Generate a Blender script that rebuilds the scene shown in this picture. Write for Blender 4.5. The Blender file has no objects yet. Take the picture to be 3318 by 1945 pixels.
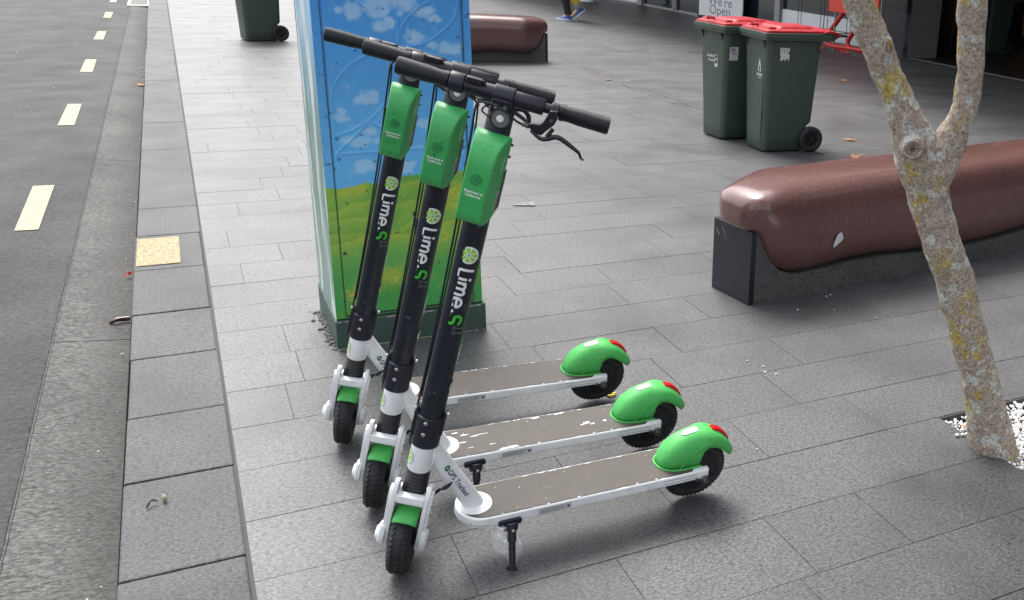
import bpy, bmesh, math, random
import numpy as np
from mathutils import Vector, Matrix, noise
R = math.radians
random.seed(7)
scene = bpy.context.scene
col = scene.collection

# ------------------------------------------------------------------ camera
PITCH, ROLL, FPX = 0.326471405, 0.0602809302, 3175.08
cam_d = bpy.data.cameras.new('camera')
cam = bpy.data.objects.new('camera', cam_d)
col.objects.link(cam)
_f = Vector((0, math.cos(PITCH), -math.sin(PITCH)))
_u = Vector((0, math.sin(PITCH), math.cos(PITCH)))
_x = Vector((1, 0, 0))
x2 = math.cos(ROLL) * _x + math.sin(ROLL) * _u
u2 = -math.sin(ROLL) * _x + math.cos(ROLL) * _u
m = Matrix((x2, u2, -_f)).transposed().to_4x4()
m.translation = Vector((0, 0, 1.51705))
cam.matrix_world = m
cam_d.sensor_width = 36.0
cam_d.lens = FPX / 3318.0 * 36.0
cam_d.shift_x = -(2488.164 - 1659.0) / 3318.0
cam_d.shift_y = (899.534 - 972.5) / 3318.0
cam_d.clip_start = 0.05
cam_d.clip_end = 1000
scene.camera = cam

# ------------------------------------------------------------------ sky and sun (overcast)
SUN_TO = Vector((-0.42, 0.62, 1.25)).normalized()
world = bpy.data.worlds.new('World')
scene.world = world
world.use_nodes = True
wn = world.node_tree
wn.nodes.clear()
sky = wn.nodes.new('ShaderNodeTexSky')
sky.sky_type = 'NISHITA'
sky.sun_disc = False
sky.sun_elevation = math.asin(SUN_TO.z)
sky.sun_rotation = math.atan2(SUN_TO.x, SUN_TO.y)
sky.air_density = 1.2
sky.dust_density = 5.0
hs = wn.nodes.new('ShaderNodeHueSaturation')
hs.inputs['Saturation'].default_value = 0.30
bg = wn.nodes.new('ShaderNodeBackground')
bg.inputs['Strength'].default_value = 0.15
wo = wn.nodes.new('ShaderNodeOutputWorld')
wn.links.new(sky.outputs[0], hs.inputs['Color'])
wn.links.new(hs.outputs[0], bg.inputs['Color'])
wn.links.new(bg.outputs[0], wo.inputs['Surface'])
sun_d = bpy.data.lights.new('sun', 'SUN')
sun_d.energy = 1.05
sun_d.angle = R(24)
sun_d.color = (1.0, 0.97, 0.93)
sun = bpy.data.objects.new('sun', sun_d)
sun.rotation_euler = SUN_TO.to_track_quat('Z', 'Y').to_euler()
col.objects.link(sun)
scene.view_settings.view_transform = 'Standard'
scene.view_settings.look = 'None'
scene.view_settings.exposure = 1.38
scene.view_settings.gamma = 1.0

# ------------------------------------------------------------------ street frame: x = across (from kerb edge), y = along
OX, OY = -1.457, 1.877
SA = math.atan2(0.5234, 0.8521)
STREET = Matrix.Translation((OX, OY, 0)) @ Matrix.Rotation(SA, 4, 'Z')

def at(n, s, z=0, rot=0):
    return STREET @ Matrix.Translation((n, s, z)) @ Matrix.Rotation(rot, 4, 'Z')

# ------------------------------------------------------------------ helpers
def tag(o, label=None, cat=None, group=None, kind=None):
    if label: o['label'] = label
    if cat: o['category'] = cat
    if group: o['group'] = group
    if kind: o['kind'] = kind
    return o

def empty(name, mat=None, **k):
    o = bpy.data.objects.new(name, None)
    o.empty_display_size = 0.1
    col.objects.link(o)
    if mat is not None: o.matrix_world = mat
    return tag(o, **k)

class MB:
    def __init__(s):
        s.v = []; s.f = []; s.m = []
    def add(s, vs, fs, mi=0, M=None):
        b = len(s.v)
        if M is not None: vs = [M @ Vector(p) for p in vs]
        s.v += [tuple(p) for p in vs]
        s.f += [tuple(b + i for i in f) for f in fs]
        s.m += [mi] * len(fs)
        return s
    def box(s, a, b, mi=0, M=None, top=None):
        x0, y0, z0 = a; x1, y1, z1 = b
        t = top or (0, 0)
        vs = [(x0, y0, z0), (x1, y0, z0), (x1, y1, z0), (x0, y1, z0),
              (x0 + t[0], y0 + t[1], z1), (x1 - t[0], y0 + t[1], z1), (x1 - t[0], y1 - t[1], z1), (x0 + t[0], y1 - t[1], z1)]
        return s.add(vs, [(0, 3, 2, 1), (4, 5, 6, 7), (0, 1, 5, 4), (1, 2, 6, 5), (2, 3, 7, 6), (3, 0, 4, 7)], mi, M)
    def prism(s, poly, z0, z1, mi=0, M=None, axis='z'):
        n = len(poly)
        def P(a, b, c):
            return {'z': (a, b, c), 'y': (a, c, b), 'x': (c, a, b)}[axis]
        vs = [P(a, b, z0) for a, b in poly] + [P(a, b, z1) for a, b in poly]
        fs = [tuple(range(n))[::-1], tuple(range(n, 2 * n))] + [(i, (i + 1) % n, n + (i + 1) % n, n + i) for i in range(n)]
        return s.add(vs, fs, mi, M)
    def rings(s, rs, mi=0, caps=True, M=None, close=True):
        n = len(rs[0]); vs = [p for r in rs for p in r]; fs = []
        for k in range(len(rs) - 1):
            for i in range(n if close else n - 1):
                j = (i + 1) % n
                fs.append((k * n + i, k * n + j, (k + 1) * n + j, (k + 1) * n + i))
        if caps:
            fs.append(tuple(range(n))[::-1]); fs.append(tuple(range((len(rs) - 1) * n, len(rs) * n)))
        return s.add(vs, fs, mi, M)
    def tube(s, pts, r, n=16, mi=0, M=None, caps=True, flat=1.0, up=None):
        pts = [Vector(p) for p in pts]
        rr = r if isinstance(r, (list, tuple)) else [r] * len(pts)
        rs = []; pu = None
        for i, p in enumerate(pts):
            d = (pts[min(i + 1, len(pts) - 1)] - pts[max(i - 1, 0)]).normalized()
            if pu is None:
                a = Vector(up) if up else (Vector((0, 0, 1)) if abs(d.z) < 0.9 else Vector((1, 0, 0)))
            else: a = pu
            a = (a - d * a.dot(d)).normalized(); b = d.cross(a); pu = a
            rs.append([p + (a * math.cos(2 * math.pi * k / n) + b * math.sin(2 * math.pi * k / n) * flat) * rr[i] for k in range(n)])
        return s.rings(rs, mi, caps, M)
    def cyl(s, p0, p1, r0, r1=None, n=24, mi=0, M=None):
        return s.tube([p0, p1], [r0, r0 if r1 is None else r1], n, mi, M)
    def lathe(s, prof, n=32, mi=0, M=None, axis='y', closed=False):
        # prof: (radius, along)
        def P(r, h, t):
            c, q = r * math.cos(t), r * math.sin(t)
            return {'y': (c, h, q), 'z': (c, q, h), 'x': (h, c, q)}[axis]
        rs = [[P(r, h, 2 * math.pi * k / n) for k in range(n)] for r, h in prof]
        if closed: rs.append(rs[0])
        return s.rings(rs, mi, not closed and prof[0][0] > 1e-6, M)
    def sphere(s, c, r, mi=0, n=12, M=None, sc=(1, 1, 1)):
        rs = []
        for i in range(n // 2 + 1):
            a = math.pi * i / (n // 2)
            rs.append([(c[0] + sc[0] * r * max(math.sin(a), 1e-4) * math.cos(2 * math.pi * k / n),
                        c[1] + sc[1] * r * max(math.sin(a), 1e-4) * math.sin(2 * math.pi * k / n),
                        c[2] + sc[2] * r * math.cos(a)) for k in range(n)])
        return s.rings(rs, mi, False, M)
    def pieces(s, name, mats, parent=None, **k):
        # one object for every loose piece
        par = list(range(len(s.v)))
        def find(i):
            while par[i] != i: par[i] = par[par[i]]; i = par[i]
            return i
        for f in s.f:
            for i in f[1:]: par[find(i)] = find(f[0])
        grp = {}
        for f, mi in zip(s.f, s.m): grp.setdefault(find(f[0]), []).append((f, mi))
        out = []
        for fs in grp.values():
            q = MB(); mp = {}
            for f, mi in fs:
                for i in f:
                    if i not in mp: mp[i] = len(q.v); q.v.append(s.v[i])
                q.f.append(tuple(mp[i] for i in f)); q.m.append(mi)
            out.append(q.build(name, mats, parent, **k))
        return out
    def build(s, name, mats, parent=None, smooth=32, bevel=0, M=None, seg=2, weld=False, solid=0, subsurf=0):
        me = bpy.data.meshes.new(name)
        me.from_pydata(s.v, [], s.f)
        if not isinstance(mats, (list, tuple)): mats = [mats]
        for mt in mats: me.materials.append(mt)
        if len(mats) > 1:
            me.polygons.foreach_set('material_index', s.m)
        bm = bmesh.new(); bm.from_mesh(me)
        if weld: bmesh.ops.remove_doubles(bm, verts=bm.verts, dist=1e-5)
        bmesh.ops.recalc_face_normals(bm, faces=bm.faces)
        bm.to_mesh(me); bm.free()
        if smooth:
            me.shade_smooth()
            me.set_sharp_from_angle(angle=R(smooth))
        o = bpy.data.objects.new(name, me)
        col.objects.link(o)
        if parent is not None: o.parent = parent
        if M is not None:
            if parent is None: o.matrix_world = M
            else: o.matrix_basis = M
        if solid:
            md = o.modifiers.new('solid', 'SOLIDIFY'); md.thickness = solid; md.offset = -1
        if subsurf:
            md = o.modifiers.new('sub', 'SUBSURF'); md.levels = subsurf; md.render_levels = subsurf
        if bevel:
            md = o.modifiers.new('bevel', 'BEVEL'); md.width = bevel; md.segments = seg; md.limit_method = 'ANGLE'; md.angle_limit = R(35)
        return o

def rrect(x0, y0, x1, y1, r, n=5):
    p = []
    for cx, cy, a in ((x1 - r, y1 - r, 0), (x0 + r, y1 - r, 90), (x0 + r, y0 + r, 180), (x1 - r, y0 + r, 270)):
        for k in range(n + 1):
            t = R(a + 90 * k / n); p.append((cx + r * math.cos(t), cy + r * math.sin(t)))
    return p

def spline(pts, per=8):
    P = [Vector(p) for p in pts]; out = []
    for i in range(len(P) - 1):
        p0 = P[max(i - 1, 0)]; p1 = P[i]; p2 = P[i + 1]; p3 = P[min(i + 2, len(P) - 1)]
        for k in range(per):
            t = k / per
            out.append(0.5 * ((2 * p1) + (p2 - p0) * t + (2 * p0 - 5 * p1 + 4 * p2 - p3) * t * t + (3 * p1 - p0 - 3 * p2 + p3) * t ** 3))
    out.append(P[-1]); return out

# flat 2D decals: a list of (verts2d, faces)
def ribbon(pts, w, cap=True):
    P = [Vector((p[0], p[1])) for p in pts]; n = len(P); Lf = []; Rt = []
    for i in range(n):
        a = P[max(i - 1, 0)]; b = P[min(i + 1, n - 1)]
        d0 = (P[i] - a).normalized() if i else (b - P[i]).normalized()
        d1 = (b - P[i]).normalized() if i < n - 1 else d0
        t = (d0 + d1).normalized(); nn = Vector((-t.y, t.x)); k = 1 / max(0.5, nn.dot(Vector((-d0.y, d0.x))))
        Lf.append(P[i] + nn * w * 0.5 * k); Rt.append(P[i] - nn * w * 0.5 * k)
    vs = Lf + Rt; fs = [(i, n + i, n + i + 1, i + 1) for i in range(n - 1)]
    if cap:
        for e, d in ((0, (P[0] - P[1]).normalized()), (n - 1, (P[-1] - P[-2]).normalized())):
            nn = Vector((-d.y, d.x)); b = len(vs)
            vs = vs + [P[e] + (nn * math.cos(t) + d * math.sin(t)) * w * 0.5 for t in [math.pi * k / 6 for k in range(7)]]
            fs.append(tuple(range(b, b + 7)))
    return vs, fs

def disc2(cx, cy, r, n=28, r0=0):
    if r0 <= 0:
        return [Vector((cx + r * math.cos(2 * math.pi * k / n), cy + r * math.sin(2 * math.pi * k / n))) for k in range(n)], [tuple(range(n))]
    vs = [Vector((cx + q * math.cos(2 * math.pi * k / n), cy + q * math.sin(2 * math.pi * k / n))) for q in (r0, r) for k in range(n)]
    return vs, [(k, (k + 1) % n, n + (k + 1) % n, n + k) for k in range(n)]

def rect2(x0, y0, x1, y1, n=4):
    xs = [x0 + (x1 - x0) * i / n for i in range(n + 1)]
    vs = [Vector((x, y0)) for x in xs] + [Vector((x, y1)) for x in xs]
    return vs, [(i, i + 1, n + 2 + i, n + 1 + i) for i in range(n)]

def text2(txt, size, align='CENTER', space=1.0, bold=0.0):
    cu = bpy.data.curves.new('txt', 'FONT'); cu.body = txt; cu.size = size; cu.align_x = align; cu.align_y = 'CENTER'
    cu.space_character = space; cu.resolution_u = 3; cu.offset = bold
    o = bpy.data.objects.new('txt', cu); col.objects.link(o)
    bpy.context.view_layer.update()
    me = bpy.data.meshes.new_from_object(o)
    vs = [Vector((v.co.x, v.co.y)) for v in me.vertices]; fs = [tuple(p.vertices) for p in me.polygons]
    bpy.data.objects.remove(o); bpy.data.meshes.remove(me); bpy.data.curves.remove(cu)
    return vs, fs

def subdiv2(vs, fs, L):
    bm = bmesh.new(); bv = [bm.verts.new((v[0], v[1], 0)) for v in vs]
    for f in fs:
        try: bm.faces.new([bv[i] for i in f])
        except ValueError: pass
    bmesh.ops.triangulate(bm, faces=bm.faces)
    for _ in range(6):
        e = [x for x in bm.edges if x.calc_length() > L]
        if not e: break
        bmesh.ops.subdivide_edges(bm, edges=e, cuts=1)
        bmesh.ops.triangulate(bm, faces=bm.faces)
    bm.verts.index_update()
    out = [v.co.to_2d() for v in bm.verts], [tuple(v.index for v in f.verts) for f in bm.faces]
    bm.free(); return out

def decal(name, items, fn, parent, M=None, sub=0.004):
    """items: list of (shape2d, material, lift)"""
    mats = []; mb = MB()
    for (vs, fs), mt, lift in items:
        if mt not in mats: mats.append(mt)
        if sub: vs, fs = subdiv2(vs, fs, sub)
        mb.add([fn(v[0], v[1], lift) for v in vs], fs, mats.index(mt))
    return mb.build(name, mats, parent, smooth=0, M=M)

# ------------------------------------------------------------------ materials
def new_mat(name):
    mt = bpy.data.materials.new(name); mt.use_nodes = True
    nt = mt.node_tree; b = nt.nodes['Principled BSDF']
    return mt, nt, b

def N(nt, typ, **k):
    n = nt.nodes.new(typ)
    for a, v in k.items():
        if a in n.inputs: n.inputs[a].default_value = v
        else: setattr(n, a, v)
    return n

def coords(nt, scale=(1, 1, 1), rnd=False):
    tc = N(nt, 'ShaderNodeTexCoord'); mp = N(nt, 'ShaderNodeMapping'); mp.inputs['Scale'].default_value = scale
    nt.links.new(tc.outputs['Object'], mp.inputs['Vector'])
    if rnd:
        oi = N(nt, 'ShaderNodeObjectInfo'); mu = N(nt, 'ShaderNodeMath', operation='MULTIPLY'); mu.inputs[1].default_value = 37.0
        nt.links.new(oi.outputs['Random'], mu.inputs[0]); nt.links.new(mu.outputs[0], mp.inputs['Location'])
    return mp.outputs[0]

def nz(nt, vec, scale, detail=2, rough=0.5, dist=0):
    n = N(nt, 'ShaderNodeTexNoise'); n.inputs['Scale'].default_value = scale; n.inputs['Detail'].default_value = detail
    n.inputs['Roughness'].default_value = rough; n.inputs['Distortion'].default_value = dist
    nt.links.new(vec, n.inputs['Vector']); return n.outputs['Fac']

def ramp(nt, fac, stops, interp='LINEAR'):
    r = N(nt, 'ShaderNodeValToRGB'); cr = r.color_ramp; cr.interpolation = interp
    while len(cr.elements) < len(stops): cr.elements.new(0.5)
    for e, (p, c) in zip(cr.elements, stops):
        e.position = p; e.color = (c[0], c[1], c[2], 1) if hasattr(c, '__len__') else (c, c, c, 1)
    nt.links.new(fac, r.inputs[0]); return r.outputs[0]

def mix(nt, fac, a, b, mode='MIX'):
    x = N(nt, 'ShaderNodeMix', data_type='RGBA', blend_type=mode)
    for sock, v in ((x.inputs[0], fac), (x.inputs[6], a), (x.inputs[7], b)):
        if hasattr(v, 'links'): nt.links.new(v, sock)
        elif hasattr(v, '__len__'): sock.default_value = (*v[:3], 1)
        else: sock.default_value = v
    return x.outputs[2]

def bump(nt, b, h, strength, dist=0.002):
    bp = N(nt, 'ShaderNodeBump'); bp.inputs['Strength'].default_value = strength; bp.inputs['Distance'].default_value = dist
    nt.links.new(h, bp.inputs['Height']); nt.links.new(bp.outputs[0], b.inputs['Normal'])

def simple(name, c, rough=0.5, metal=0.0, spec=0.5, wear=None, wear_amt=0.5, wscale=60, bmp=0.0, bscale=300, coat=0, dirt=0.0, dcol=(0.05, 0.045, 0.04), wth=0.66):
    mt, nt, b = new_mat(name)
    b.inputs['Roughness'].default_value = rough; b.inputs['Metallic'].default_value = metal
    b.inputs['Specular IOR Level'].default_value = spec
    if coat: b.inputs['Coat Weight'].default_value = coat; b.inputs['Coat Roughness'].default_value = 0.12
    vec = coords(nt, rnd=True)
    big = nz(nt, vec, 9, 3)
    base = mix(nt, big, [x * 0.90 for x in c], [min(1, x * 1.08) for x in c])
    if dirt:
        dn = nz(nt, vec, 22, 6, 0.7)
        base = mix(nt, ramp(nt, dn, [(0.50, 0), (0.72, dirt)]), base, dcol)
    if wear is not None:
        w = nz(nt, vec, wscale, 5, 0.72, 0.6)
        base = mix(nt, ramp(nt, w, [(wth, 0), (wth + 0.03, wear_amt)]), base, wear)
    nt.links.new(base, b.inputs['Base Color'])
    rr = N(nt, 'ShaderNodeMapRange'); rr.inputs['To Min'].default_value = max(0.02, rough - 0.07); rr.inputs['To Max'].default_value = min(1, rough + 0.12)
    nt.links.new(nz(nt, vec, 35, 4), rr.inputs[0]); nt.links.new(rr.outputs[0], b.inputs['Roughness'])
    if bmp: bump(nt, b, nz(nt, vec, bscale, 3), bmp, 0.001)
    return mt

MT = {}
MT['white'] = simple('white_paint', (0.86, 0.87, 0.88), 0.42, dirt=0.26, dcol=(0.36, 0.34, 0.31), wear=(0.34, 0.34, 0.35), wear_amt=0.7, wscale=95, wth=0.635)
MT['white_clean'] = simple('white_vinyl', (0.80, 0.80, 0.80), 0.5)
MT['green'] = simple('green_shell', (0.048, 0.39, 0.105), 0.36, dirt=0.25, dcol=(0.012, 0.12, 0.03), wear=(0.010, 0.10, 0.028), wear_amt=0.85, wscale=75, wth=0.625)
MT['green_bright'] = simple('bright_green_fender', (0.070, 0.44, 0.095), 0.5, dirt=0.25, dcol=(0.02, 0.2, 0.04), wear=(0.015, 0.14, 0.03), wear_amt=0.8, wscale=85, wth=0.625)
MT['black'] = simple('black_satin', (0.012, 0.014, 0.022), 0.38, wear=(0.25, 0.25, 0.27), wear_amt=0.6, wscale=85)
MT['black_matte'] = simple('black_matte', (0.010, 0.011, 0.018), 0.36)
MT['stem'] = simple('stem_black', (0.0095, 0.011, 0.021), 0.34, wear=(0.22, 0.22, 0.24), wear_amt=0.7, wscale=80, wth=0.645)
MT['rubber'] = simple('rubber', (0.016, 0.016, 0.018), 0.7, dirt=0.3, dcol=(0.05, 0.048, 0.045), bmp=0.3, bscale=200)
MT['boot'] = simple('boot_rubber', (0.012, 0.011, 0.012), 0.45)
MT['steel'] = simple('steel', (0.55, 0.54, 0.52), 0.25, metal=1.0)
MT['steel_dull'] = simple('dull_steel', (0.18, 0.175, 0.165), 0.45, metal=0.9, dirt=0.5)
MT['hub'] = simple('hub_black', (0.012, 0.012, 0.014), 0.5)
MT['red_lens'] = simple('red_lens', (0.55, 0.012, 0.015), 0.15)
MT['lime'] = simple('lime_print', (0.30, 0.62, 0.06), 0.4)
MT['s_green'] = simple('green_print', (0.045, 0.52, 0.04), 0.4)
MT['dkgreen_print'] = simple('dark_green_print', (0.01, 0.16, 0.05), 0.4)
MT['grey_print'] = simple('grey_print', (0.20, 0.20, 0.22), 0.5)
MT['label_paper'] = simple('label_paper', (0.558, 0.558, 0.558), 0.5)
MT['ink'] = simple('ink', (0.05, 0.05, 0.06), 0.5)
MT['bin'] = simple('bin_plastic', (0.040, 0.064, 0.048), 0.46, dirt=0.5, dcol=(0.075, 0.092, 0.080), wear=(0.35, 0.36, 0.34), wear_amt=0.25, wscale=40)
MT['bin_red'] = simple('bin_lid_red', (0.32, 0.0064, 0.0144), 0.45, spec=0.22, dirt=0.3, dcol=(0.5, 0.12, 0.12))
MT['tile'] = simple('dark_tile', (0.016, 0.018, 0.026), 0.12, spec=0.7)
MT['tile_matte'] = simple('dark_tile_face', (0.030, 0.033, 0.044), 0.3)
MT['grout'] = simple('grout', (0.16, 0.16, 0.165), 0.7)
MT['frame_alu'] = simple('window_frame', (0.28, 0.28, 0.29), 0.4, metal=0.3)
MT['panel_white'] = simple('white_panel', (0.78, 0.80, 0.84), 0.4)
MT['wall'] = simple('render_wall', (0.34, 0.33, 0.31), 0.8)
MT['orange'] = simple('orange_panel', (0.42, 0.17, 0.012), 0.4)
MT['red_metal'] = simple('red_metal', (0.50, 0.022, 0.018), 0.38, dirt=0.3, dcol=(0.25, 0.03, 0.02))
MT['red_sign'] = simple('red_sign', (0.72, 0.045, 0.02), 0.4)
MT['wire'] = simple('wire_black', (0.014, 0.014, 0.018), 0.45)
MT['granite_black'] = simple('polished_black_stone', (0.012, 0.014, 0.022), 0.30, spec=0.5)
MT['leaf_dry'] = simple('dry_leaf', (0.306, 0.1445, 0.06375), 0.7)
MT['leaf_red'] = simple('red_leaf', (0.5, 0.02, 0.02), 0.6)
MT['yellow_petal'] = simple('yellow_petal', (0.55, 0.45, 0.01), 0.6)
MT['skin'] = simple('skin', (0.55, 0.34, 0.25), 0.55)
MT['hair'] = simple('hair', (0.03, 0.02, 0.015), 0.6)
MT['shoe_blue'] = simple('blue_suede', (0.035, 0.10, 0.34), 0.8)
MT['sole'] = simple('sole_white', (0.72, 0.72, 0.72), 0.5)
MT['trouser_grey'] = simple('grey_cloth', (0.24, 0.235, 0.23), 0.85)
MT['trouser_yellow'] = simple('yellow_cloth', (0.62, 0.42, 0.02), 0.7)
MT['cloth_black'] = simple('black_cloth', (0.02, 0.02, 0.024), 0.85)

def glass_mat(name, c, rough=0.05):
    mt, nt, b = new_mat(name)
    b.inputs['Base Color'].default_value = (*c, 1); b.inputs['Roughness'].default_value = rough; b.inputs['IOR'].default_value = 1.5
    return mt
MT['glass_dark'] = glass_mat('dark_glass', (0.010, 0.016, 0.022), 0.04)
mt, nt, b = new_mat('clear_lens'); b.inputs['Base Color'].default_value = (0.30, 0.30, 0.30, 1); b.inputs['Roughness'].default_value = 0.15; b.inputs['Metallic'].default_value = 0.6
MT['lens'] = mt
mt, nt, b = new_mat('thin_plastic_film')
b.inputs['Base Color'].default_value = (0.9, 0.9, 0.92, 1); b.inputs['Roughness'].default_value = 0.12; b.inputs['Alpha'].default_value = 0.13; b.inputs['Specular IOR Level'].default_value = 1.0
_v = coords(nt); _r = ramp(nt, nz(nt, _v, 26, 4, 0.65, 2.0), [(0.42, 0.14), (0.56, 0.24), (0.62, 0.65)]); nt.links.new(_r, b.inputs['Alpha'])
MT['film'] = mt

def grip_mat():
    mt, nt, b = new_mat('grip_rubber')
    b.inputs['Base Color'].default_value = (0.010, 0.011, 0.017, 1); b.inputs['Roughness'].default_value = 0.40
    vec = coords(nt)
    w = N(nt, 'ShaderNodeTexWave', wave_type='BANDS', bands_direction='Y'); w.inputs['Scale'].default_value = 120
    nt.links.new(vec, w.inputs['Vector'])
    bump(nt, b, w.outputs['Fac'], 0.7, 0.002)
    return mt
MT['grip'] = grip_mat()

def pad_mat():
    mt, nt, b = new_mat('deck_rubber')
    vec = coords(nt, rnd=True)
    a = nz(nt, vec, 500, 3, 0.6); c = nz(nt, vec, 14, 5, 0.65)
    base = mix(nt, c, (0.058, 0.049, 0.040), (0.090, 0.077, 0.065))
    base = mix(nt, ramp(nt, a, [(0.35, 0.0), (0.7, 0.35)]), base, (0.06, 0.052, 0.044))
    sc = nz(nt, coords(nt, (4, 40, 40), rnd=True), 6, 5, 0.7, 0.8)
    base = mix(nt, ramp(nt, sc, [(0.63, 0), (0.70, 0.30)]), base, (0.34, 0.33, 0.32))
    nt.links.new(base, b.inputs['Base Color']); b.inputs['Roughness'].default_value = 0.62
    bump(nt, b, a, 0.35, 0.001)
    return mt
MT['pad'] = pad_mat()

def tyre_mat():
    mt, nt, b = new_mat('tyre_rubber')
    vec = coords(nt, rnd=True)
    base = mix(nt, ramp(nt, nz(nt, vec, 30, 5, 0.7), [(0.4, 0), (0.75, 0.6)]), (0.014, 0.014, 0.017), (0.05, 0.046, 0.043))
    nt.links.new(base, b.inputs['Base Color']); b.inputs['Roughness'].default_value = 0.62
    bump(nt, b, nz(nt, vec, 150, 3), 0.3, 0.001)
    return mt
MT['tyre'] = tyre_mat()

def stone_ground(name, dark, light, speck=200, rough=0.5, island=0.35, bstr=0.45, stain=True, spec=0.5, gutter=False):
    mt, nt, b = new_mat(name)
    vec = coords(nt)
    sp = nz(nt, coords(nt, (1.0, 1.8, 1)), speck * 0.62, 4, 0.85)
    sp2 = nz(nt, coords(nt, (1, 2.0, 1)), speck * 0.30, 3, 0.8)
    base = mix(nt, ramp(nt, sp, [(0.40, 0), (0.60, 1)]), dark, light)
    base = mix(nt, ramp(nt, sp2, [(0.54, 0), (0.64, 0.65)]), base, [x * 0.42 for x in dark])
    g = N(nt, 'ShaderNodeNewGeometry')
    t = ramp(nt, g.outputs['Random Per Island'], [(0, 1 - island * 0.5), (1, 1 + island * 0.5)])
    base = mix(nt, 1.0, base, t, 'MULTIPLY')
    if stain:
        st = nz(nt, vec, 1.3, 6, 0.62)
        base = mix(nt, ramp(nt, st, [(0.46, 0), (0.70, 0.5)]), base, [x * 0.62 for x in dark])
        sm = nz(nt, vec, 7, 5, 0.7)
        base = mix(nt, ramp(nt, sm, [(0.62, 0), (0.72, 0.22)]), base, [x * 0.6 for x in dark])
        ws = nz(nt, coords(nt, (3, 9, 1)), 2.2, 6, 0.75, 0.5)
        base = mix(nt, ramp(nt, ws, [(0.70, 0), (0.76, 0.18)]), base, (0.4, 0.4, 0.4))
    if name == 'basalt_paver':   # shade with dirt painted at cabinet and bench feet, under nearest deck; old spills
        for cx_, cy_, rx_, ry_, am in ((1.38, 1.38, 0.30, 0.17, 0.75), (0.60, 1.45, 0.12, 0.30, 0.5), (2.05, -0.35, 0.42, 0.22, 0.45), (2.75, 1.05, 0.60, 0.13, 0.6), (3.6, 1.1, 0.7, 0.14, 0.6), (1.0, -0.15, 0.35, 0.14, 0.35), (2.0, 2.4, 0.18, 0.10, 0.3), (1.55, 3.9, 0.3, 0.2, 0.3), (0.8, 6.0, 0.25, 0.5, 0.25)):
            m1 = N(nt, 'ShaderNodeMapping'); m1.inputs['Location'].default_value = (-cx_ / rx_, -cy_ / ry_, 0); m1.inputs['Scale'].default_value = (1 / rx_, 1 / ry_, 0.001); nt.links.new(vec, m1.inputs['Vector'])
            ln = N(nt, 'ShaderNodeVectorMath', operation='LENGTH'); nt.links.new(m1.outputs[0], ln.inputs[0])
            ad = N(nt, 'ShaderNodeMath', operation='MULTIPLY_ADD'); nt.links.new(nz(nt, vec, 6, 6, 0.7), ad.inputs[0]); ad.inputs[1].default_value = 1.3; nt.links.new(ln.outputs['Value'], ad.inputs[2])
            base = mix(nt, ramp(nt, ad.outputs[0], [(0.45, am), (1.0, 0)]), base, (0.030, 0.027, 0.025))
    if gutter:   # band of wet dirt lying along the kerb face
        sx = N(nt, 'ShaderNodeSeparateXYZ'); nt.links.new(vec, sx.inputs[0])
        ad = N(nt, 'ShaderNodeMath', operation='MULTIPLY_ADD'); nt.links.new(nz(nt, vec, 5, 5, 0.6), ad.inputs[0]); ad.inputs[1].default_value = 0.16; nt.links.new(sx.outputs[0], ad.inputs[2])
        mr = N(nt, 'ShaderNodeMapRange'); mr.inputs['From Min'].default_value = -0.12; mr.inputs['From Max'].default_value = 0.02; nt.links.new(ad.outputs[0], mr.inputs[0])
        base = mix(nt, mr.outputs[0], base, mix(nt, ramp(nt, sp, [(0.38, 0), (0.62, 1)]), (0.022, 0.021, 0.020), (0.078, 0.077, 0.073)))
    nt.links.new(base, b.inputs['Base Color'])
    b.inputs['Specular IOR Level'].default_value = spec
    rr = N(nt, 'ShaderNodeMapRange'); rr.inputs['To Min'].default_value = rough - 0.1; rr.inputs['To Max'].default_value = rough + 0.15
    nt.links.new(nz(nt, vec, 3, 4), rr.inputs[0]); nt.links.new(rr.outputs[0], b.inputs['Roughness'])
    bump(nt, b, sp, bstr, 0.0015)
    return mt
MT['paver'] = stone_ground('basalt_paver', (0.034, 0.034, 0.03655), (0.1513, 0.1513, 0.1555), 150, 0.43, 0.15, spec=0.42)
MT['kerb'] = stone_ground('basalt_kerb', (0.0272, 0.02805, 0.0306), (0.1003, 0.1011, 0.1054), 150, 0.62, 0.16, 0.8, spec=0.35)
MT['joint'] = simple('joint_dirt', (0.06375, 0.0629, 0.06205), 0.95)
MT['gutter'] = stone_ground('gutter_concrete', (0.034, 0.034, 0.0323), (0.1318, 0.1326, 0.1275), 95, 0.8, 0.1, 0.9, gutter=True, spec=0.3)
MT['asphalt'] = stone_ground('asphalt', (0.005, 0.0053, 0.0062), (0.040, 0.041, 0.045), 66, 0.72, 0.0, 1.0, spec=0.32)
MT['bench_base'] = stone_ground('bench_concrete', (0.045, 0.0468, 0.045), (0.1035, 0.1053, 0.1008), 130, 0.6, 0.0, 0.4)

MT['asphalt_edge'] = simple('asphalt_edge', (0.010, 0.010, 0.012), 0.9)
def yellow_paint(name, c):
    mt, nt, b = new_mat(name)
    vec = coords(nt)
    n1 = nz(nt, vec, 62, 5, 0.85)
    base = mix(nt, ramp(nt, n1, [(0.46, 0), (0.56, 0.8)]), c, (0.10, 0.09, 0.07))
    big = nz(nt, vec, 6, 4)
    base = mix(nt, ramp(nt, big, [(0.4, 0), (0.7, 0.3)]), base, [x * 0.6 for x in c])
    nt.links.new(base, b.inputs['Base Color']); b.inputs['Roughness'].default_value = 0.7
    bump(nt, b, n1, 0.5, 0.001)
    return mt
MT['yellow'] = yellow_paint('yellow_line_paint', (0.425, 0.408, 0.238))
MT['yellow_kerb'] = yellow_paint('yellow_kerb_paint', (0.357, 0.272, 0.1275))

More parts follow.
